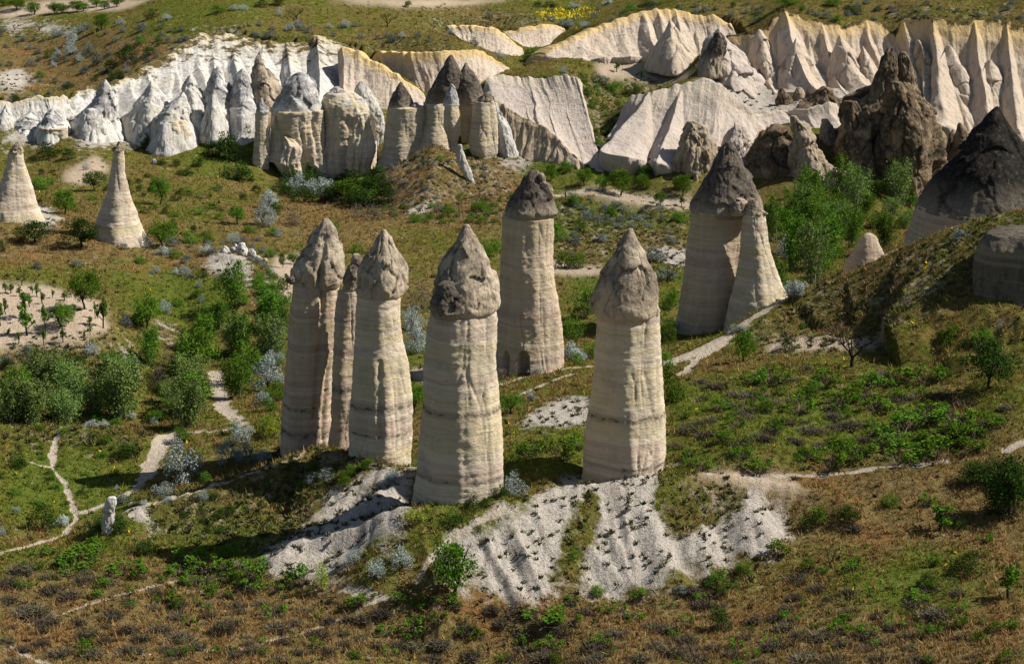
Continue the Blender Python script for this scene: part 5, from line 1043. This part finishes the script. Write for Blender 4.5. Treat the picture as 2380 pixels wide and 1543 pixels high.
plot('vine', c1, (1270,1328,80,38),(1385,1348,95,38),(1485,1303,75,42),(1440,1418,95,38),(1340,1458,85,38),(1050,1428,60,36),(980,1452,60,36))
# middle top
plot('tree', c2, (1450,1228,110,125),(1680,1262,110,130),(1800,1302,100,130),(1925,1328,190,195),(2195,1402,90,112),(2330,1292,120,115),(2155,482,70,110),(480,52,60,50))
plot('bush', c2, (1560,1162,110,90),(2090,1292,80,130),(960,1432,130,85),(1115,1372,55,50),(830,1362,55,60),(700,1092,60,50),(980,1522,90,65),(1880,642,150,100),(1330,362,90,55),(1990,78,110,60),(2310,1502,90,50),(1595,1392,60,70),(1855,1452,50,70),(50,1335,210,150),(190,1330,180,140),(1190,1342,50,50),(2060,1270,90,110),(1700,650,90,80))
plot('bush_dark', c2, (2110,1192,160,95),(2010,645,130,100),(1290,422,110,70),(2120,62,170,75),(1950,117,80,55),(1440,52,90,50),(1360,52,80,45),(120,1410,230,140),(1560,640,60,50),(640,1480,60,40),(1000,1370,60,50))
plot('bush_blue', c2, (1790,582,140,90),(850,262,60,60),(545,252,60,40),(370,292,75,55),(930,310,70,60),(1030,130,60,60),(690,1442,90,60),(560,1142,50,40),(1090,1270,50,40),(600,1290,70,40),(460,1250,60,40),(1780,1010,70,40),(1530,180,90,50),(1870,165,50,40),(620,265,40,30),(1000,1150,60,40))
plot('silver_bush', c2, (1110,392,90,52),(770,237,75,52),(60,192,60,52),(1580,182,80,52),(1680,190,80,50),(1600,60,90,45),(1840,30,90,40),(1540,500,60,50),(440,255,60,40))
plot('twigs', c2, (250,1500,210,130),(150,1480,150,100),(340,1270,140,80))
plot('bare', c2, (340,185,130,110),(1835,440,30,50))
plot('sapling', c2, (1900,492,55,65),(2065,532,35,55),(2280,537,60,62),(2340,382,55,65),(1550,1365,30,60),(2340,1405,45,65))
# upper right
plot('tree', c3, (770,45,170,55),(1080,38,140,50),(870,92,60,60),(60,1335,130,160),(900,1430,180,175),(1380,1335,120,125))
plot('bush_dark', c3, (1390,72,70,40),(400,52,60,40),(1230,90,120,60),(1530,1345,110,75),(1180,60,60,30))
plot('bush_blue', c3, (960,110,90,40),(1040,130,90,50),(150,95,70,40),(580,100,50,30),(330,140,50,35),(700,120,40,25))
plot('bush', c3, (780,1345,90,80),(640,1440,110,80),(1100,150,90,60))
plot('tall', c3, (880,1540,210,290),(1020,1560,190,200),(760,1560,180,160),(1150,1480,150,130),(1300,1450,150,150),(1480,1480,160,140),(1620,1420,110,120))
plot('tree', c3, (1210,1560,200,150),(680,1500,150,110))
plot('willow', c3, (1420,1560,200,130),(1560,1560,150,120))
plot('sapling', c3, (50,375,55,60))
# middle left
plot('tree', cA, (580,605,210,295),(420,725,235,165),(1110,185,200,200),(1000,740,230,245),(1330,1075,340,390),(1920,325,60,115),(1990,302,75,85))
plot('tree_dark', cA, (240,155,240,150),(550,185,230,200))
plot('tall', cA, (1015,985,200,265),(1660,925,280,320),(1610,1210,260,300),(1240,1095,180,180),(1950,760,110,170),(1900,960,120,160))
plot('willow', cA, (800,1345,380,400),(200,1380,380,340),(60,1370,300,270),(400,1345,280,230),(1260,1410,330,330),(640,1330,240,230))
plot('bush', cA, (1300,155,160,100),(1410,150,110,70),(1210,585,105,72),(1330,530,85,80),(950,292,105,62),(1200,262,100,72),(1640,582,115,92),(1810,520,150,120),(1860,620,170,140),(650,1372,90,60),(1230,1505,130,135),(1590,1455,95,135),(790,1390,110,60),(1780,1010,80,90),(1700,90,130,70),(1850,105,110,72),(1480,460,60,60),(1770,420,100,80),(1830,255,85,70))
plot('bush_dark', cA, (10,215,60,100),(450,960,110,110),(540,970,110,60),(210,1080,130,100),(60,1010,120,80),(1040,1340,130,130),(1380,390,80,60),(370,438,40,36))
plot('silver_bush', cA, (1590,155,120,75),(1130,635,95,95),(1375,565,55,72),(630,915,110,85),(1060,365,90,52),(1190,372,70,52),(1260,382,80,75),(1360,455,60,45),(1890,115,70,60),(620,1412,120,62),(890,1352,105,52),(700,1405,80,50),(1100,240,120,70),(1400,225,100,60),(1850,380,90,60),(1050,1380,70,50))
plot('bush_blue', cA, (850,725,95,95),(190,935,110,100),(40,980,100,80),(250,330,70,60),(520,310,90,50),(840,200,70,50),(1790,220,70,45),(1560,590,60,40),(1270,270,60,40))
plot('silver', cA, (1830,1160,240,250),(1885,840,150,170),(1870,1010,130,150),(1650,1515,170,160),(1780,1260,130,110))
plot('twigs', cA, (1090,1130,150,170),(1130,1000,120,140),(1560,760,90,80))
plot('bare', cA, (150,445,95,115))
plot('bush_lime', cA, (1840,1485,170,175))
plot('sapling', cA, (185,785,130,165),(700,735,80,190),(1950,472,62,95),(160,660,110,150),(75,500,60,60),(40,500,50,70),(255,525,60,80),(290,570,60,70),(220,500,40,50),(360,530,40,50),(440,545,70,50),(130,520,60,60),(5,720,60,160),(60,780,40,40),(310,760,60,170),(300,850,50,100),(125,840,60,70),(430,830,60,80),(575,805,30,50),(615,780,40,60),(650,670,40,100),(510,640,50,60),(610,720,50,60),(40,640,60,90),(205,590,60,70))
# low left
plot('silver', cC, (1250,305,260,300),(1560,165,190,160),(1680,165,170,160))
plot('silver_bush', cC, (1100,385,150,95),(1375,415,95,72),(420,595,125,92),(105,492,60,40),(1790,140,150,70),(800,345,50,40),(985,440,60,32),(1150,425,90,40),(20,650,70,70))
plot('bush_blue', cC, (825,445,125,92),(2210,285,170,110),(2120,300,100,60))
plot('bush_dark', cC, (290,615,210,235),(110,195,135,125),(860,125,190,105),(640,610,170,110),(570,372,100,62),(820,640,140,130),(1000,765,210,130))
plot('bush', cC, (1990,172,75,75),(1390,290,90,90),(2120,210,90,90),(1570,800,170,110),(2060,330,120,70),(2340,320,100,90))
plot('vine', cC, (540,845,260,105),(450,870,120,90),(640,810,140,90),(1290,850,200,110),(1390,880,200,110),(1220,930,150,90),(840,915,190,105),(970,945,115,82),(1420,1045,115,75),(1120,1115,125,95),(1225,1165,85,95),(1750,925,160,115),(1860,1205,135,85),(2050,995,150,135),(1890,1015,95,55),(1740,1015,155,75),(280,795,105,65),(390,785,55,55),(600,735,150,60),(1300,990,140,80),(880,1060,50,60),(1410,1170,60,50),(1550,1080,60,50),(460,930,110,70),(1590,940,160,80))
plot('bush_lime', cC, (2190,1035,135,240))
plot('dry', cC, (60,1000,160,90),(150,900,190,80),(320,940,90,50),(590,970,160,70),(740,980,120,60),(360,1040,160,90),(480,1080,160,90),(200,1200,220,100),(330,1250,160,70),(540,1260,110,60),(770,1210,160,90),(870,1310,150,80),(600,1340,150,90),(950,1370,140,80),(640,1480,180,80),(410,1470,180,80),(280,1400,140,60),(880,1450,160,80),(1090,1300,150,70),(1230,1360,180,80),(1500,1320,170,120),(1340,1420,150,60),(1050,1160,90,60),(1190,1220,120,60),(1570,1260,140,60),(1420,1210,100,60),(1890,1300,180,80),(2000,1260,120,60),(2160,1340,180,80),(2230,1250,120,70),(1590,1480,150,70),(1730,1450,140,70),(1900,1510,130,60),(100,1520,140,60),(60,1100,120,60),(1130,1440,120,60),(720,1380,120,60),(2220,1450,120,60),(1310,980,140,60),(1060,1060,130,70),(870,1110,90,50),(1630,1180,100,50),(2070,1180,110,50))
# low middle
plot('tree', cD, (790,1050,370,390))
plot('silver_bush', cD, (425,875,200,145),(260,925,140,115),(115,825,110,95),(1210,365,200,150),(385,295,115,85),(410,560,40,30))
plot('bush_dark', cD, (930,465,160,105),(780,560,170,75),(1100,380,120,100),(1290,330,70,80),(1010,450,90,60))
plot('bush_lime', cD, (530,562,140,120),(610,500,80,60))
plot('bush', cD, (200,195,95,85),(100,230,100,80),(40,270,120,80),(1760,1055,130,85),(1610,805,95,65))
plot('vine', cD, (1300,120,150,110),(1380,80,140,90),(1530,115,200,110),(1620,60,120,80),(1600,1100,80,50),(390,1105,125,55),(570,1135,125,75),(740,1120,130,80),(790,1160,110,60),(140,1115,120,60),(90,1130,90,50),(1400,1245,230,115),(1570,1245,140,65),(540,1295,150,85),(330,1315,100,60),(490,1375,110,70),(860,1245,65,55),(2070,1085,105,65),(2030,1235,105,65),(1450,1430,140,90),(200,1080,90,40),(1260,1400,110,60),(1790,1390,120,60),(970,1350,90,50),(110,1480,90,40))
plot('dry', cD, (1180,1180,190,70),(1050,1160,120,60),(840,1300,150,80),(700,1400,150,70),(480,1420,170,90),(390,1410,120,60),(650,1510,130,80),(260,1420,100,60),(900,1480,150,80),(1180,1500,110,60),(1260,1440,140,70),(1430,1500,200,90),(1780,1430,200,90),(1760,1510,160,70),(1980,1220,130,70),(2130,1290,140,80),(1890,1330,150,70),(2240,1310,170,80),(2260,1470,190,80),(2050,1500,150,70),(2160,1410,130,60),(1680,1180,140,50),(1500,1290,140,60),(1560,1320,130,60),(1240,1310,120,60),(300,1180,130,60),(180,1220,120,60),(1110,1250,110,60),(1590,1120,90,50),(40,1400,110,60),(150,1360,120,50))
plot('bush_blue', cD, (2330,1040,110,70))
# low right
plot('tree_dark', cE, (2280,540,330,440),(2060,300,260,140))
plot('bush', cE, (960,605,190,195),(1470,455,130,105),(270,985,130,90),(470,905,130,90),(1740,1005,160,135))
plot('bush_dark', cE, (2290,530,280,380),(2180,500,200,230),(1190,545,175,160),(1990,905,250,175),(310,1295,200,175),(2190,290,240,190))
plot('sapling', cE, (2270,1090,180,210),(1800,625,190,160))
plot('vine', cE, (700,795,165,95),(1070,195,170,150),(1180,150,160,110),(580,212,190,95),(1260,110,170,90),(1560,155,210,120),(1780,125,220,130),(1650,60,180,100),(1900,60,160,100),(100,192,95,75),(200,212,125,85),(420,112,90,60),(1490,60,160,100),(2050,70,150,80),(920,130,120,70),(1930,1285,115,115),(1760,1335,105,95),(1490,1275,115,55),(1310,1330,125,85),(1640,1090,140,60),(1940,1170,90,60),(780,1240,100,80),(950,1290,60,50),(1130,1320,140,70),(2190,1310,90,70),(2290,1290,110,80),(1180,1230,110,40),(530,1300,60,40),(420,1420,100,60),(1720,440,110,70),(650,1390,90,60),(170,1090,90,60),(1350,1400,70,50))
plot('dry', cE, (100,1030,140,60),(190,1140,150,80),(270,1060,130,60),(550,1250,120,80),(750,1290,150,80),(480,1360,120,60),(860,950,150,60),(1190,1050,130,60),(980,1020,130,60),(870,1340,150,70),(1010,1350,180,80),(1150,1410,150,70),(1300,1350,160,80),(1480,1290,130,60),(1650,1140,150,80),(1780,1220,210,110),(690,1430,190,100),(400,1480,150,70),(270,1430,130,60),(900,1500,200,80),(1100,1510,170,70),(80,1380,170,80),(150,1500,180,70),(1400,1510,170,70),(1700,1520,200,70),(590,1530,130,50),(30,1480,120,60),(1060,1090,110,40),(1180,1190,120,50),(1380,1210,110,50),(830,1080,130,50),(1300,1440,120,60),(1620,1430,140,60),(1220,600,140,50))
plot('bare', cE, (1060,880,90,170,'snapped'))
# right field and ridge
plot('tree', cB, (475,965,170,235))
plot('bare', cB, (1210,995,290,330))
plot('tree_dark', cB, (2135,1145,320,340))
plot('bush', cB, (1870,840,160,160),(2090,830,170,120),(880,730,60,40))
plot('bush_dark', cB, (770,890,140,115),(2000,880,120,90),(2360,470,60,60))
plot('bush_blue', cB, (430,750,140,40),(1400,880,60,60),(820,530,150,110),(690,900,60,40),(1950,130,140,90))
plot('vine', cB, (550,1115,125,95),(690,1110,190,110),(670,1030,80,60),(1060,1115,170,90),(1330,1135,180,100),(1690,1095,210,110),(1600,1080,130,80),(1810,1080,120,80),(1380,1290,230,95),(1130,1255,190,105),(860,1305,160,125),(950,1160,110,70),(1750,1375,210,125),(1570,1425,210,120),(1920,1400,210,125),(2110,1405,160,100),(1450,1480,140,90),(1830,1510,230,130),(2020,1500,180,110),(640,1310,120,70),(300,1290,120,70),(1350,1410,60,60),(340,1500,110,90),(2210,1400,90,70),(900,1180,90,60),(1220,1190,120,70),(420,1400,110,70),(740,1190,90,60),(1100,1520,130,60),(1650,1510,120,70),(1500,1130,90,60))
plot('dry', cB, (420,1190,120,50),(600,1200,130,50),(930,1440,150,60),(650,1440,130,50),(1200,1400,130,50),(220,1470,140,60),(800,1090,120,50),(300,1140,170,60),(460,1330,140,50),(1080,1340,110,50),(200,1220,90,40),(900,1010,90,40),(560,1480,120,50),(730,1370,120,50),(250,1370,110,50),(1290,1500,110,50),(1800,1200,120,50),(2000,1250,130,50),(1640,1210,110,50),(2260,1280,110,50))
plot('bush', c6, (705,1140,115,200))
plot('tree', c5, (785,1015,95,155),(1238,1015,135,115))
plot('bush', c5, (1105,265,120,80),(1150,240,110,60),(85,1115,120,130),(240,1165,130,110),(510,250,80,50),(390,170,70,110))
plot('silver', c5, (790,720,140,150),(770,620,120,130))
plot('twigs', c5, (800,520,150,130),(1200,850,90,60))
plot('silver_bush', c5, (1330,950,60,55),(1350,825,110,50),(1540,760,120,90),(680,1335,80,60))
plot('bush', c6, (345,800,110,170),(300,880,110,110),(260,590,90,90),(320,590,70,90),(380,960,90,90),(320,985,60,60),(690,900,80,130),(700,760,80,110),(680,1000,90,80),(455,380,60,60),(330,430,50,60),(240,470,80,80),(740,400,70,50),(300,330,60,60))
plot('bush_blue', c6, (300,960,90,70),(420,480,60,40),(350,395,60,40),(640,560,90,60),(690,640,100,60),(700,870,90,80))
plot('bare', c6, (690,650,90,90))
plot('tall', c6, (1130,480,120,190),(1200,600,150,230),(1290,650,160,260),(1160,700,120,150),(1250,420,150,170),(1320,420,140,150))
plot('silver', c6, (1170,560,80,110),(1215,700,110,70))

groups = {}
for it in TRACED:
    k, u, v, w, h, _ = it
    nm, lu, lv = min(LM, key=lambda m: (m[1]-u)**2+((m[2]-v)*1.3)**2)
    du, dv = u-lu, v-lv
    if abs(du) < 55 and abs(dv) < 40: rel = 'close by'
    elif abs(du) > abs(dv)*1.4: rel = 'left of' if du < 0 else 'right of'
    else: rel = 'beyond' if dv < 0 else 'in front of'
    groups.setdefault((k, rel, nm), []).append(it)
ORD = ['first', 'second', 'third', 'fourth', 'fifth', 'sixth', 'seventh', 'eighth', 'ninth', 'tenth', 'eleventh', 'twelfth', 'thirteenth', 'fourteenth', 'fifteenth', 'sixteenth', 'seventeenth', 'eighteenth', 'nineteenth', 'twentieth']+['%d-th' % i for i in range(21, 60)]
for (k, rel, nm), its in groups.items():
    its.sort(key=lambda i: i[1]); n = len(its)
    for q, (kk, u, v, w, h, extra) in enumerate(its):
        lab = LOOK[k]+' '+rel+' '+nm
        if n == 2: lab += ', the one more to the %s' % ('left' if q == 0 else 'right')
        elif n > 2: lab += ', %s from left of %s' % (ORD[q], n)
        p = hit(u, v); s = math.hypot(p[1], p[2]-CAM_Z)/FPX
        plant(k, p[0], p[1], ground_at(p[0], p[1])[0]-0.05, w*s, h*s*1.04, lab, LOOK[k]+'s' if n > 1 else None)
NTR = len(TRACED)
# smaller shrubs nobody could tell apart, scattered where the photograph has them
BOX = [(655,505,960,1080),(960,520,1175,1175),(1150,400,1310,870),(1350,530,1550,1110),(1565,330,1835,800)]
def scatter(kind, poly_, n, w, h, label, group, seed, ok=('bare', 'path', 'soil'), mind=14):
    made = []
    rg = random.Random(seed); xs = [p[0] for p in poly_]; ys = [p[1] for p in poly_]; got = []; tries = 0
    while len(got) < n and tries < n*40:
        tries += 1
        u, v = rg.uniform(min(xs), max(xs)), rg.uniform(min(ys), max(ys)); ins = False
        for i in range(len(poly_)):
            x1, y1 = poly_[i]; x2, y2 = poly_[i-1]
            if (y1 > v) != (y2 > v) and u < (x2-x1)*(v-y1)/(y2-y1)+x1: ins = not ins
        if not ins or any(a < u < c and b < v < d for a, b, c, d in BOX): continue
        if any((u-a)**2+(2*(v-b))**2 < mind*mind for a, b in got): continue
        p = hit(u, v); X, Y = np.array([p[0]]), np.array([p[1]])
        if ('path' in ok and mval(mk_path, X, Y)[0] > 0.2) or ('bare' in ok and mval(mk_bare, X, Y)[0] > 0.3) or ('soil' in ok and mval(mk_soil, X, Y)[0] > 0.3): continue
        got.append((u, v)); s = math.hypot(p[1], p[2]-CAM_Z)/FPX; f = rg.uniform(0.65, 1.35)
        made.append((u, plant(kind, p[0], p[1], ground_at(X, Y)[0]-0.05, w*s*f, h*s*f, label, group)))
    if len(made) <= 24:
        made.sort(key=lambda m: m[0])
        for i, (_, o) in enumerate(made): o['label'] = label+', %s from left' % ORD[i]
scatter('dry', [(0,1300),(560,1320),(900,1400),(1500,1400),(2000,1280),(2380,1250),(2380,1560),(0,1560)], 70, 34, 16, 'small dry brown shrub scattered over the near brown slope', 'small dry shrubs of the near slope', 1)
scatter('vine', [(0,1260),(560,1320),(900,1400),(1500,1390),(2000,1260),(2380,1200),(2380,1560),(0,1560)], 70, 26, 20, 'little green vine sprig scattered over the near brown slope', 'little green sprigs of the near slope', 2)
scatter('dry', [(1560,900),(1800,860),(2150,860),(2300,1000),(2200,1060),(1560,1070)], 40, 40, 17, 'small dry tussock shrub scattered over the right field', 'small dry tussocks of the right field', 3)
scatter('vine', [(1560,920),(1800,870),(2150,870),(2330,1000),(2200,1070),(1560,1080)], 45, 26, 20, 'little green vine sprig scattered over the right field', 'little green sprigs of the right field', 4)
scatter('bush_blue', [(0,60),(450,60),(900,60),(1000,100),(480,110),(330,180),(180,230),(0,300)], 90, 18, 12, 'tiny grey-green shrub scattered over the far left upland', 'tiny shrubs of the far left upland', 5, mind=18)
scatter('bush_dark', [(0,230),(180,200),(330,130),(400,150),(180,230),(60,260)], 22, 20, 14, 'tiny dark bush scattered along the left upland slope', 'tiny dark bushes of the left upland', 6)
scatter('bush_blue', [(1250,30),(1500,10),(2380,5),(2380,60),(2100,60),(1950,50),(1700,60),(1560,30),(1300,90)], 60, 18, 12, 'tiny grey-green shrub scattered along the far right upland', 'tiny shrubs of the far right upland', 7, mind=16)
scatter('bush', [(1330,170),(1500,200),(1470,370),(1380,360),(1330,260)], 30, 20, 14, 'small green bush on the grassy chute right of the pinkish slope', 'small bushes of the grassy chute', 8)
scatter('bush_blue', [(860,370),(1010,350),(1200,400),(1180,510),(860,500)], 40, 16, 10, 'tiny grey-green shrub scattered over the grassy knoll', 'tiny shrubs of the grassy knoll', 9)
scatter('bush_dark', [(0,400),(560,360),(620,480),(480,560),(350,520),(0,480)], 40, 24, 16, 'small dark bush scattered over the left valley floor', 'small bushes of the left valley floor', 10)
scatter('bush_blue', [(380,560),(640,560),(640,700),(420,640)], 28, 22, 14, 'small grey-green shrub scattered round the left mound', 'small shrubs of the left mound', 11)
scatter('bush', [(820,480),(1150,480),(1150,650),(960,650),(820,560)], 35, 24, 15, 'small green bush scattered over the middle valley floor', 'small bushes of the middle valley', 12)
scatter('bush_dark', [(640,420),(900,410),(900,480),(640,500)], 20, 60, 45, 'dark thicket bush below the wide layered block', 'thicket bushes below the wide layered block', 13, mind=30)
scatter('bush', [(600,620),(680,700),(680,960),(600,960)], 18, 46, 40, 'green thicket bush beside the stream bed left of the tall chimneys', 'thicket bushes by the stream bed', 14, ok=('path',), mind=26)
scatter('bush_blue', [(1290,450),(1600,480),(1600,620),(1290,600)], 40, 22, 13, 'small grey-green shrub scattered over the stepped bank', 'small shrubs of the stepped bank', 15)
scatter('bush', [(0,990),(320,1000),(320,1180),(0,1220)], 24, 26, 16, 'small green bush scattered over the left path meadow', 'small bushes of the left path meadow', 16)
scatter('bush_dark', [(320,1190),(700,1090),(880,1090),(760,1200),(560,1280),(400,1240)], 36, 22, 12, 'small dark tussock on the left spur slope', 'dark tussocks of the left spur', 17)
scatter('tall', [(1820,450),(2110,450),(2110,560),(1960,640),(1840,660)], 12, 75, 100, 'slender green poplar in the dense grove behind the path ridge', 'poplars of the dense grove', 18, ok=(), mind=40)
scatter('bush', [(1820,450),(2110,450),(2110,560),(1960,640),(1840,660)], 14, 52, 42, 'green bush filling the dense grove behind the path ridge', 'bushes of the dense grove', 19, ok=(), mind=26)

scatter('willow', [(0,890),(140,880),(330,900),(480,900),(490,990),(0,985)], 7, 95, 85, 'feathery willow in the left valley thicket', 'willows of the left valley thicket', 20, ok=('path',), mind=46)
scatter('tree', [(0,880),(140,860),(330,880),(480,900),(490,960),(0,965)], 3, 80, 85, 'leafy tree in the left valley thicket', 'trees of the left valley thicket', 23, ok=('path',), mind=60)
scatter('bush', [(0,900),(140,900),(330,920),(480,920),(490,990),(0,985)], 20, 50, 34, 'green thicket bush under the left valley willows', 'bushes under the left valley willows', 21, ok=('path',), mind=30)
scatter('tall', [(300,720),(640,700),(650,830),(590,900),(380,880)], 9, 78, 88, 'bright poplar clump in the grove left of the tall chimneys', 'poplar clumps of the left grove', 22, ok=('path',), mind=60)
# ---------------------------------------------------------------- grass, cushions, flowers: uncountable ground cover
gr = np.random.RandomState(3)
def cover(name, n, mat, accept, hgt, wid, nb, label, spread=0.10, amax=0.225, y0=184, y1=600, lean=0.55):
    a = gr.uniform(-amax, amax, n); Y = np.exp(gr.uniform(math.log(y0), math.log(y1), n)); X = a*Y
    keep = accept(X, Y); X, Y = X[keep], Y[keep]; n = len(X); Z = ground_at(X, Y)
    base = np.repeat(np.stack([X, Y, Z-0.03], -1), nb, 0); base[:, :2] += gr.normal(size=(n*nb, 2))*spread
    hh = np.repeat(hgt*(0.5+gr.rand(n)), nb)*(0.7+0.6*gr.rand(n*nb))
    d = np.stack([gr.normal(size=n*nb)*lean, gr.normal(size=n*nb)*lean, np.ones(n*nb)], -1)*hh[:, None]
    V, F = blades(base, d, wid, gr)
    V = V.reshape(-1, 4, 3)[:, :3].reshape(-1, 3); F = np.arange(len(V)).reshape(-1, 3)
    var = np.repeat(np.clip(np.repeat(gr.rand(n)*0.7, nb)+0.3*gr.rand(n*nb), 0, 1), 3)
    return tag(obj(name, mesh_np(name, V, F, mat, False, {'var': var})), label, 'grass', kind='stuff')
def open_g(X, Y, lim=0.35): return (mval(mk_bare, X, Y) < lim) & (mval(mk_path, X, Y) < 0.25) & (mval(mk_soil, X, Y) < lim)
def gmap(X, Y): return perlin(X*0.06, Y*0.06, 2.0)+0.5*perlin(X*0.25, Y*0.25, 6.0)+0.7*(mval(mk_lush, X, Y)-mval(mk_dry, X, Y))
cover('dry_grass', 95000, M['grass_dry'], lambda X, Y: open_g(X, Y) & (gmap(X, Y)+0.35*gr.normal(size=len(X)) < 0.05), 0.42, 0.11, 4, 'dry straw grass over the open slopes')
cover('green_grass', 95000, M['grass_green'], lambda X, Y: open_g(X, Y) & (gmap(X, Y)+0.35*gr.normal(size=len(X)) > -0.05), 0.36, 0.11, 4, 'short olive green grass over the open slopes')
cover('cushion_plants', 60000, M['cushion'], lambda X, Y: (mval(mk_path, X, Y) < 0.2) & (gr.rand(len(X)) < 0.035+0.6*mval(mk_scrub, X, Y)*(1-0.6*mval(mk_bare, X, Y))+0.26*mval(mk_bare, X, Y)), 0.30, 0.20, 12, 'dark low cushion plants on the scrub slopes and white talus', 0.13, lean=0.6)
def in_poly(poly_, jit=6):
    def f(X, Y):
        U, V = project(X, Y, ground_at(X, Y)); U = U+gr.normal(size=len(U))*jit; V = V+gr.normal(size=len(V))*jit*0.3; ins = np.zeros(len(U), bool)
        for i in range(len(poly_)):
            x1, y1 = poly_[i]; x2, y2 = poly_[i-1]
            if y1 != y2: ins ^= ((y1 > V) != (y2 > V)) & (U < (x2-x1)*(V-y1)/(y2-y1)+x1)
        return ins
    return f
cover('yellow_flowers', 55000, M['flower'], in_poly([(1245,30),(1290,20),(1390,18),(1395,28),(1340,45),(1270,50)]), 0.45, 0.22, 2, 'yellow wildflower patch on the far upland', 0.3, y0=530, y1=640)
cover('yellow_wildflowers', 900, M['flower'], lambda X, Y: open_g(X, Y) & (gmap(X, Y) > 0), 0.30, 0.16, 3, 'sparse yellow wildflowers dotted through the grass', 0.1)

# ---------------------------------------------------------------- things left on the ploughed terrace
def boxmesh(name, w, d, h, lid, mat, ox=0.0):
    V = []; F = []
    def bx(x0, y0, z0, x1, y1, z1):
        n = len(V); V.extend([(x0,y0,z0),(x1,y0,z0),(x1,y1,z0),(x0,y1,z0),(x0,y0,z1),(x1,y0,z1),(x1,y1,z1),(x0,y1,z1)])
        F.extend([tuple(n+i for i in q) for q in ((0,3,2,1),(4,5,6,7),(0,1,5,4),(1,2,6,5),(2,3,7,6),(3,0,4,7))])
    bx(-w/2, -d/2, 0, w/2, d/2, h)
    me_ = mesh_np(name, np.array(V), np.array(F), mat, False)
    V.clear(); F.clear(); bx(-w/2-lid, -d/2-lid, h+0.003, w/2+lid, d/2+lid, h+0.12)
    return me_, mesh_np('lid', np.array(V), np.array(F), mat, False)
for nm, mt, x, y, w, h, lab in (('storage_tub', 'blue', 2020, 408, 1.3, 0.8, 'bright blue lidded tub on the edge of the ploughed terrace'), ('storage_box', 'greybox', 1930, 392, 1.6, 1.0, 'grey metal box beside the blue tub')):
    u, v = c2(x, y); p = hit(u, v); e = empty(nm, (p[0], p[1], ground_at(p[0], p[1])[0]-0.03)); tag(e, lab, 'box')
    a_, b_ = boxmesh('body', w, w*0.7, h, 0.05, M[mt]); obj('body', a_, e); obj('lid', b_, e)
